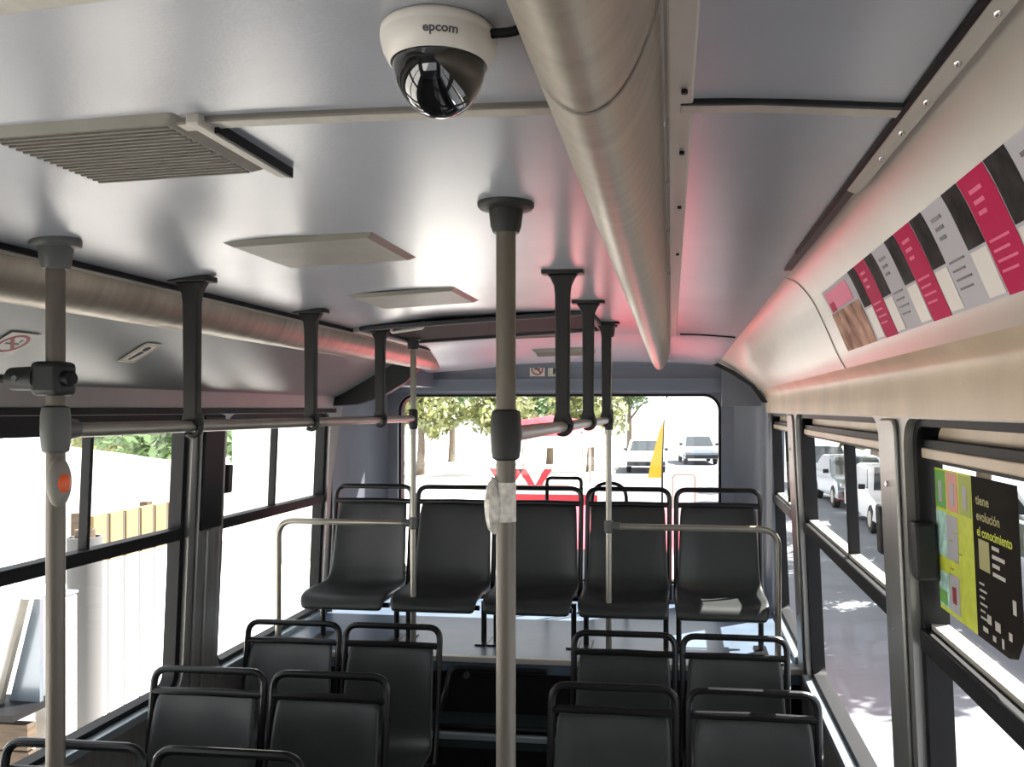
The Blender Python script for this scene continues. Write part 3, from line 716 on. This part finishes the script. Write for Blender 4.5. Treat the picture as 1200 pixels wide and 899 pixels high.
# ------------------------------------------------------------------ signs inside
def plate(bm, pts, th, nrm):
    n = Vector(nrm).normalized() * th
    A = [bm.verts.new(p) for p in pts]; B = [bm.verts.new(Vector(p) + n) for p in pts]; k = len(pts)
    bm.faces.new(A[::-1]); bm.faces.new(B)
    for i in range(k): bm.faces.new((A[i], A[(i + 1) % k], B[(i + 1) % k], B[i]))
def sign(name, label, org, U, V, w_, h_, kind):
    """sticker with picture; org = lower-left corner, U/V unit axes"""
    U = Vector(U).normalized(); V = Vector(V).normalized(); N = U.cross(V)
    org = Vector(org); root = thing(name, label, 'sign', org)
    def P(a, b, d=0.0): return org + U * a + V * b + N * d
    bm = bmesh.new(); plate(bm, [P(0, 0), P(w_, 0), P(w_, h_), P(0, h_)], 0.0012, N); obj('backing', bm, M['sticker'], root, smooth=0)
    if kind == 'nosmoke':
        c = (w_ / 2, h_ / 2); r = min(w_, h_) * 0.42
        bm = bmesh.new(); n = 28
        for k in range(n):
            a, b = 2 * PI * k / n, 2 * PI * (k + 1) / n
            plate(bm, [P(c[0] + q * math.cos(t), c[1] + q * math.sin(t), .0012) for q, t in ((r * .8, a), (r, a), (r, b), (r * .8, b))], 0.0008, N)
        dx = r * 0.62; e = r * 0.08
        plate(bm, [P(c[0] - dx - e, c[1] + dx - e, .0012), P(c[0] + dx - e, c[1] - dx - e, .0012), P(c[0] + dx + e, c[1] - dx + e, .0012), P(c[0] - dx + e, c[1] + dx + e, .0012)], 0.001, N)
        obj('prohibition_ring', bm, M['redink'], root, smooth=0)
        bm = bmesh.new()
        plate(bm, [P(c[0] - r * .55, c[1] - r * .09, .0012), P(c[0] + r * .5, c[1] - r * .09, .0012), P(c[0] + r * .5, c[1] + r * .09, .0012), P(c[0] - r * .55, c[1] + r * .09, .0012)], 0.0006, N)
        plate(bm, [P(c[0] + r * .3, c[1] + r * .2, .0012), P(c[0] + r * .42, c[1] + r * .2, .0012), P(c[0] + r * .42, c[1] + r * .5, .0012), P(c[0] + r * .3, c[1] + r * .5, .0012)], 0.0006, N)
        obj('cigarette', bm, M['blackink'], root, smooth=0)
    else:
        bm = bmesh.new(); cx, cy, r = w_ * .5, h_ * .72, h_ * .12; n = 16
        plate(bm, [P(cx + r * math.cos(2 * PI * k / n), cy + r * math.sin(2 * PI * k / n), .0012) for k in range(n)], 0.0008, N)
        plate(bm, [P(w_ * .38, h_ * .15, .0012), P(w_ * .52, h_ * .12, .0012), P(w_ * .66, h_ * .56, .0012), P(w_ * .40, h_ * .58, .0012)], 0.0008, N)
        obj('pictogram', bm, M['blackink'], root, smooth=0)
        bm = bmesh.new(); e = w_ * .07
        for (a, b, c, d) in ((e, e, w_ - e, e * 1.8), (e, h_ - e * 1.8, w_ - e, h_ - e), (e, e, e * 1.8, h_ - e), (w_ - e * 1.8, e, w_ - e, h_ - e)):
            plate(bm, [P(a, b, .0012), P(c, b, .0012), P(c, d, .0012), P(a, d, .0012)], 0.0005, N)
        obj('border', bm, M['khaki'], root, smooth=0)
sl = Vector((-0.35, 0, -0.197)).normalized()          # down the left sloping panel
def on_slope(y, t, d=0.0):
    p = Vector((-1.58, y, 2.175)) + sl * t; n = Vector((0.197, 0, -0.35)).normalized()
    return p + n * (0.003 + d)
sign('warning_sign', 'no smoking sticker on the left sloping panel beside the left pole', on_slope(2.03, 0.285), (0, 1, 0), -sl, 0.105, 0.105, 'nosmoke')
sign('exit_sign', 'small pictogram sticker on the left sloping panel between pole and first hanger', on_slope(2.565, 0.275), (0, 1, 0), -sl, 0.085, 0.12, 'picto')
sign('warning_sign', 'no smoking sticker in the middle of the rear window header', (-0.93, 5.248, 2.087), (1, 0, 0), (0, 0, 1), 0.095, 0.09, 'nosmoke')
sign('exit_sign', 'pale sticker beside the no smoking sticker on the rear header, half hidden by a hanger', (-0.815, 5.248, 2.087), (1, 0, 0), (0, 0, 1), 0.08, 0.09, 'picto')

# advertising strip on the right cove
cs = [Vector(p) for p in cvA]
seg = [0]
for a, b in zip(cs, cs[1:]): seg.append(seg[-1] + (b - a).length)
def at_len(s):
    for i in range(len(cs) - 1):
        if seg[i] <= s <= seg[i + 1] + 1e-9:
            t = (s - seg[i]) / (seg[i + 1] - seg[i]); p = cs[i].lerp(cs[i + 1], t); d = (cs[i + 1] - cs[i]).normalized()
            return p, Vector((d.y, -d.x))
    return cs[-1], Vector((-1, 0))
def len_at_z(z):
    return min(((abs(at_len(s)[0].y - z), s) for s in [seg[-1] * k / 400 for k in range(400)]))[1]
sT, sB = len_at_z(2.193), len_at_z(2.037)
def skew(y, v): return y - 0.22 * (1 - v) * 0 
def patch(bm, y0, y1, v0, v1, lift, n=5):
    """patch on the cove between y0,y1 and v0 (bottom)..v1 (top), 0..1"""
    rows = []
    for L in (lift, lift - 0.0007):
        for k in range(n + 1):
            v = v0 + (v1 - v0) * k / n; p, nr = at_len(sB + (sT - sB) * v)
            for y in (y0, y1): rows.append(bm.verts.new((p.x + nr.x * L, y, p.y + nr.y * L)))
    m_ = 2 * (n + 1)
    for k in range(n):
        i = 2 * k; bm.faces.new((rows[i], rows[i + 1], rows[i + 3], rows[i + 2])); i += m_
        bm.faces.new((rows[i], rows[i + 2], rows[i + 3], rows[i + 1]))
    for k in range(n):
        i = 2 * k
        bm.faces.new((rows[i], rows[i + 2], rows[i + 2 + m_], rows[i + m_])); bm.faces.new((rows[i + 1], rows[i + 1 + m_], rows[i + 3 + m_], rows[i + 3]))
    bm.faces.new((rows[0], rows[m_], rows[m_ + 1], rows[1])); e = 2 * n; bm.faces.new((rows[e], rows[e + 1], rows[e + 1 + m_], rows[e + m_]))
AY0, AY1 = 0.35, 2.36
root = thing('advertising_strip', 'pink and white printed advertising strip on the cove above the right windows', 'poster', (0.41, 1.3, 2.12))
bm = bmesh.new(); patch(bm, AY0, AY1, 0, 1, 0.002); obj('backing', bm, M['paper'], root)
M['paper2'] = M['sticker']
PN = {'pink': 'pink_block', 'photo': 'photo_block', 'brown': 'picture_block', 'pinklight': 'pale_text', 'ink': 'grey_text', 'paper2': 'blank_square'}
def piece(k, *rects):
    bm = bmesh.new()
    for r in rects: patch(bm, *r)
    obj(PN[k], bm, M[k], root, smooth=0)
piece('brown', (2.02, AY1, 0.0, 0.62, 0.003)); piece('pinklight', (2.06, AY1 - .02, 0.66, 0.95, 0.003)); piece('pink', (2.27, AY1 - .03, 0.64, 0.78, 0.0035))
y = 2.005; k = 0
while y - 0.10 > AY0:
    pw, tw = 0.075, 0.10        # picture column, text column
    c0 = y - pw
    piece('photo', (c0 + .004, y - .004, 0.47, 1.0, 0.003))
    piece('paper2', (c0 + .006, y - .006, 0.03, 0.44, 0.003))
    t0 = max(AY0, c0 - tw)
    if k % 2 == 0:
        piece('pink', (t0, c0, 0.0, 1.0, 0.003))
    tx = 'ink' if k % 2 else 'pinklight'
    if c0 - t0 > 0.09:
        piece(tx, *[(c0 - 0.025 - 0.04 * (1 - 0.2 * j), c0 - 0.02, 0.88 - j * 0.09 - 0.035, 0.88 - j * 0.09, 0.0036, 1) for j in range(3)])
        piece(tx, *[(t0 + 0.02 + 0.012 * (j % 2), c0 - 0.012, 0.46 - j * 0.085 - 0.022, 0.46 - j * 0.085, 0.0036, 1) for j in range(4)])
    y = t0; k += 1

# poster stuck on the near right window
root = thing('window_poster', 'lime and black printed poster stuck on the upper pane of the near right window', 'poster', fR(0.05, 1.77, 1.44))
PYa, PYm, PYb, PZ0, PZ1 = 1.985, 1.745, 1.515, 1.442, 1.752
def fW(d, y, z): return (XR(z) + 0.053 - d, y, z)
def wplate(bm, a, b, z0, z1, d): 
    box(bm, d, d + 0.0006, min(a, b), max(a, b), z0, z1, f=fW)
bm = bmesh.new()
prism(bm, [(PYm, PZ0), (PYm, PZ1), (PYb, PZ1), (PYb, PZ0 + .05), (PYb + .03, PZ0 + .01), (PYb + .07, PZ0)], 0.0, 0.001, axis='x', f=fW); obj('black_panel', bm, M['postblack'], root, smooth=0)
bm = bmesh.new(); wplate(bm, PYa, PYm, PZ0, PZ1, 0.0); obj('lime_panel', bm, M['lime'], root, smooth=0)
w3 = (PYa - PYm) / 3
WN = {'green': 'green_block', 'salmon': 'salmon_block', 'olive': 'olive_block', 'paper': 'white_block', 'cyanp': 'cyan_block', 'khaki': 'khaki_block', 'sticker': 'white_print', 'redink': 'red_block'}
def wp(k, *r):
    bm = bmesh.new(); wplate(bm, *r); obj(WN[k], bm, M[k], root, smooth=0)
for i, k in enumerate(('green', 'salmon', 'olive')):
    a = PYa - i * w3; wp(k, a - .004, a - w3 + .006, PZ1 - 0.085, PZ1 - .004, 0.001)
    wp('paper', a - .028, a - w3 + .028, PZ1 - 0.072, PZ1 - .026, 0.0018)
wp('cyanp', PYa - .002, PYa - w3 * .9, PZ1 - 0.19, PZ1 - .092, 0.001)
wp('cyanp', PYa - .002, PYa - w3 * .9, PZ0 + .01, PZ0 + .085, 0.001)
wp('green', PYa - .004, PYa - w3 * .7, PZ0 + .015, PZ0 + .045, 0.0018)
wp('paper', PYa - w3 * .95, PYa - w3 * 1.75, PZ0 + .01, PZ0 + .09, 0.001)
wp('paper', PYa - w3 * .9, PYa - w3 * 1.8, PZ1 - 0.19, PZ1 - .095, 0.001)
wp('redink', PYa - w3 * 1.2, PYa - w3 * 1.5, PZ0 + .03, PZ0 + .065, 0.0018)
for j in range(5): wp('olive', PYa - w3 * (1.1 + .35 * (j % 3)), PYa - w3 * (1.35 + .35 * (j % 3)), PZ0 + .10 + .02 * j, PZ0 + .104 + .02 * j, 0.0018)
# illegible small print, pictograms and blocks of the black half
wp('khaki', PYm - .03, PYm - .085, PZ1 - .175, PZ1 - .118, 0.0015)
for j in range(4): wp('sticker', PYm - .10, PYm - .135 - .025 * (j % 2), PZ1 - .128 - .016 * j, PZ1 - .121 - .016 * j, 0.0015)
for j in range(6): wp('sticker', PYm - .025, PYm - .05 - .012 * (j % 2), PZ1 - .205 - .013 * j, PZ1 - .201 - .013 * j, 0.0015)
for (a, b, c, d) in ((.19, .205, .20, .225), (.06, .08, .255, .272), (.10, .125, .258, .275), (.035, .06, .283, .292), (.085, .10, .288, .298), (.13, .14, .282, .300), (.165, .18, .262, .276)):
    wp('sticker', PYm - a, PYm - b, PZ1 - d, PZ1 - c, 0.0015)
for i, (s, m_, sz) in enumerate((('tiene', 'khaki', .030), ('evolución', 'khaki', .030), ('el conocimiento', 'lime', .030))):
    tb = text_bm(s, sz, 0.0006)
    wmax = max(v.co.x for v in tb.verts)
    k = (0.07, 0.12, 0.175)[i] / wmax
    for v in tb.verts: v.co = Vector(fW(0.0022, PYm - .025 - v.co.x * k, PZ1 - .052 - .030 * i + v.co.y * 0.85))
    obj('headline', tb, M[m_], root, smooth=0)

# ------------------------------------------------------------------ outside
GZ = -0.95
bm = bmesh.new(); box(bm, -60, 60, -40, 90, GZ - 0.2, GZ); struct('ground', bm, M['asphalt'], smooth=0)
bm = bmesh.new(); box(bm, -60, -2.9, -40, 90, GZ, GZ + 0.06); struct('ground_sidewalk', bm, M['pave'], smooth=0)

def at(u, v, Yd):
    a = (u - (797 - 1000 * T)) / 1000; b = (480 - v) / 1000; c = math.cos(math.atan(T)); s = math.sin(math.atan(T))
    r = Vector((-s + a * c, c + a * s, b)); k = Yd / r.y
    return Vector((0, 0, ZC)) + r * k

# corrugated fence along the left side of the street
root = thing('sheet_fence', 'white and yellow corrugated sheet fence outside the left windows', 'fence', (-5.0, 8, GZ + .06))
def corr(bm, z0, z1, y0, y1):
    poly = []; y = y0
    while y < y1:
        poly += [(-5.0, y), (-5.0, y + .175), (-5.06, y + .18), (-5.06, y + .205)]; y += 0.22
    prism(bm, poly + [(-5.08, y), (-5.08, y0)], z0, z1, axis='z')
bm = bmesh.new(); corr(bm, GZ + .06, 0.55, 6.75, 8.5); obj('sheeting', bm, M['fence'], root, smooth=0)
bm = bmesh.new(); corr(bm, 0.55, 0.96, 6.75, 8.5); obj('upper_sheeting', bm, M['fencey'], root, smooth=0)
bm = bmesh.new(); y = 6.75
while y < 8.5:
    box(bm, -5.004, -4.997, y + .172, y + .188, GZ + .06, 0.95); y += 0.22
obj('joint_lines', bm, M['joint'], root, smooth=0)
for y in (6.72, 7.65, 8.55):
    bm = bmesh.new(); box(bm, -5.16, -5.08, y - .04, y + .04, GZ + .06, 0.99); obj('post', bm, M['wood'], root, smooth=0)
root = thing('gate_post', 'white painted square post at the near end of the fence', 'post', (-4.0, 5.1, GZ + .06))
bm = bmesh.new(); box(bm, -4.14, -3.98, 5.02, 5.22, GZ + .06, 0.66); obj('shaft', bm, M['fence'], root, smooth=0, bevel=.02)
bm = bmesh.new(); box(bm, -4.145, -3.975, 5.015, 5.225, 0.66, 0.68); obj('cap', bm, M['bluealu'], root, smooth=0, bevel=.01)
root = thing('wooden_shed', 'weathered wooden lean-to with slanted roof post at the lower left outside', 'shed', (-4.6, 4.6, GZ + .06))
bm = bmesh.new()
for k in range(5): box(bm, -5.4, -3.96, 4.75 + .01 * (k % 2), 4.82, GZ + .06 + .17 * k, GZ + .06 + .17 * k + .155)
obj('plank_wall', bm, M['wood'], root, smooth=0)
bm = bmesh.new(); box(bm, -5.5, -3.93, 4.6, 4.95, 0.02, 0.06); obj('counter', bm, M['black'], root, smooth=0)
bm = bmesh.new(); tube(bm, [(-4.18, 4.78, 0.06), (-4.0, 4.78, 0.72)], 0.028, 8); obj('slanted_post', bm, M['ivory'], root)
bm = bmesh.new(); prism(bm, [(-4.16, 0.06), (-3.99, 0.70), (-3.95, 0.70), (-3.95, 0.06)], 4.84, 4.87); obj('back_board', bm, M['carg'], root, smooth=0)
# rolled mesh standing by the fence
root = thing('wire_roll', 'grey rolled wire mesh standing against the fence end', 'roll', (-5.2, 6.5, GZ + .06))
bm = bmesh.new(); lathe(bm, (-4.78, 6.35, GZ + .06), [(.13, 0), (.13, 1.74), (.11, 1.74), (.11, 0.1)], 18); obj('outer_coil', bm, M['joint'], root)
bm = bmesh.new(); lathe(bm, (-4.78, 6.35, GZ + .06), [(.075, 0), (.075, 1.80), (.055, 1.80), (.055, 0.1)], 16); obj('inner_coil', bm, M['wood'], root)
# white wall running diagonally away, and a white building
p1 = Vector((-8.0, 13.2)); p2 = Vector((-23, 25.8))
d = (p2 - p1).normalized(); nn = Vector((-d.y, d.x)) * .12
bm = bmesh.new(); prism(bm, [tuple(p1), tuple(p2), tuple(p2 + nn), tuple(p1 + nn)], GZ + .06, 1.0, axis='z')
o = obj('boundary_wall', bm, M['wallw'], smooth=0); tag(o, 'bright white boundary wall running away behind the corrugated fence', 'wall')
root = thing('white_building', 'bright white building filling the rearmost left window', 'building', (-7, 16, GZ + .06))
bm = bmesh.new(); box(bm, -8.3, -6.5, 15, 18, GZ + .06, 4.2); obj('block', bm, M['wallw'], root, smooth=0)
bm = bmesh.new(); box(bm, -8.35, -6.45, 14.95, 18.05, 4.2, 4.35); obj('parapet', bm, M['wallw'], root, smooth=0)
bm = bmesh.new(); box(bm, -7.8, -6.9, 14.96, 15.02, 2.2, 3.4); obj('window_frame', bm, M['bluealu'], root, smooth=0)
bm = bmesh.new(); box(bm, -7.7, -7.0, 14.94, 14.98, 2.3, 3.3); obj('window_glass', bm, M['carglass'], root, smooth=0)
bm = bmesh.new(); box(bm, -6.62, -6.57, 14.94, 15, GZ + .1, 4.2); obj('downpipe', bm, M['bluealu'], root, smooth=0)

def tree(label, x, y, h, cr, n, m='leaf', cz=None, sq=0.75, ox=0.0):
    root = thing('street_tree', label, 'tree', (x, y, GZ))
    bm = bmesh.new(); tube(bm, [(x, y, GZ), (x + .05, y, GZ + h * .3), (x - .03, y + .05, GZ + h * .75)], [0.2, 0.15, 0.07], 10)
    for k in range(5):
        a = k * 1.3; tube(bm, [(x, y, GZ + h * (.38 + .06 * k)), (x + cr * .35 * math.cos(a), y + cr * .35 * math.sin(a), GZ + h * (.52 + .06 * k)), (x + cr * .6 * math.cos(a), y + cr * .6 * math.sin(a), GZ + h * (.6 + .06 * k))], [0.07, 0.045, 0.02], 6)
    obj('trunk', bm, M['bark'], root)
    bm = bmesh.new(); rnd = random.Random(int(x * 100 + y * 7)); c = Vector((x + ox, y, GZ + (cz or h * .72)))
    cl = [(Vector((rnd.gauss(0, .45) * cr, rnd.gauss(0, .45) * cr, rnd.gauss(0, .4) * cr * sq)), rnd.uniform(.25, .5) * cr) for _ in range(16)]
    for k in range(n):
        q, r = cl[k % 16]; v = Vector((rnd.gauss(0, 1), rnd.gauss(0, 1), rnd.gauss(0, 1))).normalized() * r * rnd.random() ** .4
        p = c + q + v; s = rnd.uniform(.10, .24)
        a = Vector((rnd.gauss(0, 1), rnd.gauss(0, 1), rnd.gauss(0, 1))).normalized(); b = a.orthogonal().normalized()
        bm.faces.new([bm.verts.new(p + t) for t in (a * s, b * s * .5, -a * s, -b * s * .5)])
    obj('foliage', bm, M[m], root, smooth=0)
# kerbside trees on the right; they dapple the street with shade
tree('leafy street tree on the right kerb beside the grey blue car', 6.9, 12.9, 6.4, 2.6, 12000, ox=-1.2)
tree('leafy street tree on the right kerb further back along the parked cars', 7.2, 17.0, 6.8, 2.8, 12000, ox=-1.3)
tree('leafy street tree on the right kerb between the middle parked cars', 7.2, 21.6, 7, 2.8, 11000, ox=-1.3)
tree('leafy street tree on the right kerb near the end of the parked line', 7.2, 27.0, 7, 2.8, 9000, ox=-1.3)
tree('leafy street tree at the far end of the right kerb', 7.4, 34.0, 8, 3.0, 5000, ox=-1)
# trees far behind, seen at the top of the rear window
tree('loose yellow green tree far behind the bus at the left of the rear window', -10.9, 35, 5, 1.9, 2600, 'leaf2', 2.9)
tree('darker green tree far behind the bus beside the thin left pole', -12.0, 44, 5.5, 2.2, 2600, 'leaf', 3.2)
tree('yellow green tree far behind the bus left of the central pole', -7.6, 36, 5, 1.8, 2400, 'leaf2', 2.9)
tree('green tree far behind the bus right of the central pole', -6.6, 43, 5.5, 2.0, 2400, 'leaf', 3.2)
tree('pale tree far behind the bus framed between the central hangers', -4.0, 38, 5, 1.6, 2000, 'leaf2', 3.0)
tree('small green tree far behind the bus right of the hangers', -3.1, 52, 5.6, 1.7, 1500, 'leaf', 4.0)
tree('green tree standing behind the white boundary wall on the left', -17.5, 25.5, 4.5, 2.3, 3000, 'leaf2', 2.4, 0.5)
tree('dark tree behind the white boundary wall next to the window pillar', -13.2, 21.5, 4.0, 1.6, 2600, 'leaf', 2.3, 0.5)

# cars
def car(label, x, y, rz, paint, L=4.2, H=1.45, W=1.72, van=False):
    root = thing('car', label, 'car', (0, 0, 0))
    hw = W / 2
    if van: prof = [(-L / 2, .35), (-L / 2, .85), (-L / 2 + .12, 1.0), (-L / 2 + .75, 1.12), (-L / 2 + 1.35, H - .03), (-L / 2 + 1.6, H), (L / 2 - .08, H), (L / 2, H - .2), (L / 2, .35)]
    else: prof = [(-L / 2, .32), (-L / 2 - .02, .62), (-L / 2 + .12, .78), (-L / 2 + 1.05, .92), (-L / 2 + 1.75, H - .04), (-L / 2 + 2.2, H), (L / 2 - 1.0, H - .03), (L / 2 - .35, .98), (L / 2 - .05, .93), (L / 2, .6), (L / 2 - .03, .32)]
    bm = bmesh.new()
    A = []; 
    for sx in (-1, -.86, 0, .86, 1):
        ins = 0.0 if abs(sx) < 1 else 0.0
        row = []
        for (a, z) in prof:
            tum = max(0, (z - .9)) * .28; k = sx * (hw - tum); drop = 0.035 if abs(sx) == 1 and z > .9 else 0
            row.append(bm.verts.new((k, a, z - drop)))
        A.append(row)
    n = len(prof)
    for r0, r1 in zip(A, A[1:]):
        for i in range(n): bm.faces.new((r0[i], r0[(i + 1) % n], r1[(i + 1) % n], r1[i]))
    bm.faces.new(A[0][::-1]); bm.faces.new(A[-1])
    obj('body', bm, M[paint], root, smooth=35)
    z0, z1 = 0.98, H - .1
    def tum(z): return hw - (z - .9) * .28 + .006
    if van: sidew = [(-L / 2 + .95, z0 + .12), (-L / 2 + 1.4, z1), (-L / 2 + 2.2, z1), (-L / 2 + 2.2, z0 + .12)]; ws = [(-L / 2 + .78, 1.13), (-L / 2 + 1.33, H - .08)]; rw = [(L / 2 + .004, H - .25), (L / 2 + .004, H - .7)]
    else: sidew = [(-L / 2 + 1.2, z0), (-L / 2 + 1.8, z1), (L / 2 - 1.05, z1), (L / 2 - .55, z0)]; ws = [(-L / 2 + 1.1, .94), (-L / 2 + 1.72, H - .07)]; rw = [(L / 2 - .94, H - .07), (L / 2 - .4, 1.02)]
    for s in (-1, 1):
        bm = bmesh.new(); vs = [bm.verts.new((s * tum(z), a, z)) for a, z in sidew]; bm.faces.new(vs)
        r = bmesh.ops.extrude_face_region(bm, geom=bm.faces[:]); bmesh.ops.translate(bm, vec=(-s * .02, 0, 0), verts=[g for g in r['geom'] if isinstance(g, bmesh.types.BMVert)])
        obj('side_window', bm, M['carglass'], root, smooth=0)
    for nm, ((a0, b0), (a1, b1)) in (('windscreen', ws), ('rear_window', rw)):
        bm = bmesh.new(); e = .012; k0, k1 = tum(b0) - .14, tum(b1) - .14
        sgn = -1 if nm == 'windscreen' else 1
        vs = [(-k0, a0, b0), (k0, a0, b0), (k1, a1, b1), (-k1, a1, b1)]
        plate(bm, vs, .03, (0, sgn * .7, .7)) if not (van and nm == 'rear_window') else plate(bm, vs, .01, (0, 1, 0))
        obj(nm, bm, M['carglass'], root, smooth=0)
    for s in (-1, 1):
        for yy in (-L / 2 + .78, L / 2 - .78):
            bm = bmesh.new(); tube(bm, [(s * (hw - .19), yy, .32), (s * (hw + .004), yy, .32)], .32, 22); wl = obj('wheel', bm, M['tyre'], root, bevel=.03)
            bm = bmesh.new(); tube(bm, [(s * (hw - .01), yy, .32), (s * (hw + .012), yy, .32)], .19, 18); obj('hubcap', bm, M['alu'], wl)
        bm = bmesh.new(); box(bm, s * (hw - .32), s * (hw - .06), -L / 2 - .03, -L / 2 + .06, .62, .76); obj('headlight', bm, M['chrome'], root, bevel=.02)
        bm = bmesh.new(); box(bm, s * (hw - .28), s * (hw - .05), L / 2 - .05, L / 2 + .012, .68, .84); obj('tail_light', bm, M['redcloth'], root, bevel=.02)
        bm = bmesh.new(); box(bm, s * (hw + .0), s * (hw + .16), -L / 2 + 1.3, -L / 2 + 1.4, .95, 1.07); obj('mirror', bm, M['dark'], root, bevel=.02)
    bm = bmesh.new(); box(bm, -hw + .02, hw - .02, -L / 2 - .05, -L / 2 + .05, .34, .52); obj('bumper', bm, M['dark'], root, bevel=.03)
    root.location = (x, y, GZ); root.rotation_euler = (0, 0, rz)
    return root
car('grey blue car parked nearest, outside the near right window', 5.1, 11.0, 0.0, 'carg')
car('white car parked first behind the grey blue one on the right side', 5.2, 16.3, 0.02, 'carw')
car('second white car in the line parked along the right street', 5.2, 21.6, -0.02, 'carw', H=1.5)
car('grey car fourth in the line parked along the right street', 5.2, 26.8, 0.02, 'carg')
car('white car last in the line parked along the right street', 5.2, 32.2, 0.0, 'carw', H=1.55)
car('small grey car far behind the bus near the right rear corner post', 0.9, 46.0, 0.1, 'carg')
car('white car far behind the bus left of the small grey car', -1.6, 40.0, 0.05, 'carw')
car('red van standing close behind the rear window of the bus', -0.75, 8.6, 0.0, 'carr', L=4.4, H=1.62, W=1.75, van=True)

# market stall with red and white canopy behind the bus
root = thing('market_stall', 'white market stall with red trimmed round canopy behind the bus', 'stall', (-2.4, 15.5, GZ))
bm = bmesh.new(); n = 20; xc, yc, R = -2.35, 15.5, 1.02
top = [bm.verts.new((xc + R * math.cos(2 * PI * k / n), yc + R * math.sin(2 * PI * k / n), 1.42)) for k in range(n)]
mid = [bm.verts.new((xc + R * .6 * math.cos(2 * PI * k / n), yc + R * .6 * math.sin(2 * PI * k / n), 1.68)) for k in range(n)]
ap = bm.verts.new((xc, yc, 1.78))
for k in range(n):
    j = (k + 1) % n; bm.faces.new((top[k], top[j], mid[j], mid[k])); bm.faces.new((mid[k], mid[j], ap))
obj('canopy', bm, M['redcloth'], root, smooth=60)
bm = bmesh.new(); rs = [[bm.verts.new((xc + R * 1.01 * math.cos(2 * PI * k / n), yc + R * 1.01 * math.sin(2 * PI * k / n), z)) for k in range(n)] for z in (1.42, 1.22)]
for k in range(n): bm.faces.new((rs[0][k], rs[0][(k + 1) % n], rs[1][(k + 1) % n], rs[1][k]))
obj('valance', bm, M['wallw'], root, smooth=60)
for k in range(4):
    a = PI / 4 + PI / 2 * k; bm = bmesh.new(); tube(bm, [(xc + R * .9 * math.cos(a), yc + R * .9 * math.sin(a), GZ), (xc + R * .9 * math.cos(a), yc + R * .9 * math.sin(a), 1.5)], .025, 8); obj('post', bm, M['alu'], root)
bm = bmesh.new(); box(bm, xc - .95, xc + .95, yc - 1.0, yc - .4, GZ, 0.55); obj('counter', bm, M['wallw'], root, smooth=0, bevel=.02)
bm = bmesh.new(); box(bm, xc - .951, xc + .951, yc - 1.01, yc - .98, 0.1, 0.42); obj('red_panel', bm, M['redcloth'], root, smooth=0)
bm = bmesh.new()
for px in (-.62, -.12): 
    for s in (-1, 1): plate(bm, [(xc + px + s * .30, yc - 1.05, .86), (xc + px + s * .16, yc - 1.05, .86), (xc + px - .05 * s * 0, yc - 1.05, .58), (xc + px + s * .12, yc - 1.05, .58)], .03, (0, 1, 0))
obj('red_letters', bm, M['redcloth'], root, smooth=0)
# yellow feather banner
root = thing('feather_banner', 'tall yellow feather banner on a pole behind the bus', 'banner', (-0.7, 18.5, GZ))
b0 = at(762, 560, 18.5); b1 = at(776, 494, 18.5)
bm = bmesh.new(); tube(bm, [(b0.x + .25, 18.5, GZ), (b0.x + .26, 18.5, .8), (b1.x + .04, 18.5, b1.z + .03)], [.03, .02, .012], 8); obj('mast', bm, M['dark'], root)
bm = bmesh.new()
sail = [(b1.x + .03, b1.z), (b1.x - .06, b1.z - .2), (b0.x + .02, b1.z - .85), (b0.x - .05, b0.z), (b0.x + .24, b0.z), (b0.x + .25, b1.z - .8)]
prism(bm, sail, 18.49, 18.51); obj('sail', bm, M['yellow'], root, smooth=0)
root = thing('handcart', 'grey tubular cart with a white board behind the rear seats', 'cart', (0, 12.5, GZ))
c0 = at(792, 600, 12.5); c1 = at(815, 556, 12.5)
bm = bmesh.new(); wd = .34
tube(bm, fillet([(c0.x - .05, 12.5, GZ), (c0.x - .05, 12.5, c1.z), (c0.x + .28, 12.5, c1.z), (c0.x + .28, 12.5, GZ)], .08), .018, 8); obj('frame', bm, M['alu'], root)
bm = bmesh.new(); box(bm, c0.x - .03, c0.x + .26, 12.48, 12.5, .1, c1.z - .05); obj('board', bm, M['wallw'], root, smooth=0)
# black tube hoops standing behind the rear seats
for (u0, u1, v0, lb, rr) in ((641, 681, 560, 'square black tube hoop standing behind the middle rear seat', 0.03), (694, 734, 566, 'rounded black tube hoop standing behind the rear seat beside the thin right pole', 0.10)):
    a = at(u0, v0, 4.95); b = at(u1, v0, 4.95); cx_ = (a.x + b.x) / 2
    root = thing('tube_hoop', lb, 'hoop', (cx_, 4.95, 0.69))
    bm = bmesh.new(); tube(bm, fillet([(a.x, 4.95, 0.69), (a.x, 4.95, a.z), (b.x, 4.95, a.z), (b.x, 4.95, 0.69)], rr, 8), 0.011, 10); obj('bent_tube', bm, M['blackgloss'], root)
    bm = bmesh.new()
    for x in (a.x, b.x): lathe(bm, (x, 4.95, 0.69), [(.028, 0), (.028, .005), (.013, .008), (.013, .016)], 12)
    obj('foot', bm, M['fit'], root)
# red dustbin/sign seen through the left window, above the wall
o1 = at(216, 532, 12.4)
root = thing('round_sign', 'round red sign on a thin post seen beside the left window pillar', 'sign', (o1.x, 12.4, GZ + .06))
bm = bmesh.new(); tube(bm, [(o1.x, 12.4, GZ + .06), (o1.x, 12.4, o1.z + .1)], .025, 8); obj('post', bm, M['bluealu'], root)
bm = bmesh.new(); tube(bm, [(o1.x, 12.36, o1.z), (o1.x, 12.38, o1.z)], .11, 20); obj('disc', bm, M['redcloth'], root)

for o in bpy.data.objects:
    if '_o' in o.keys(): del o['_o']
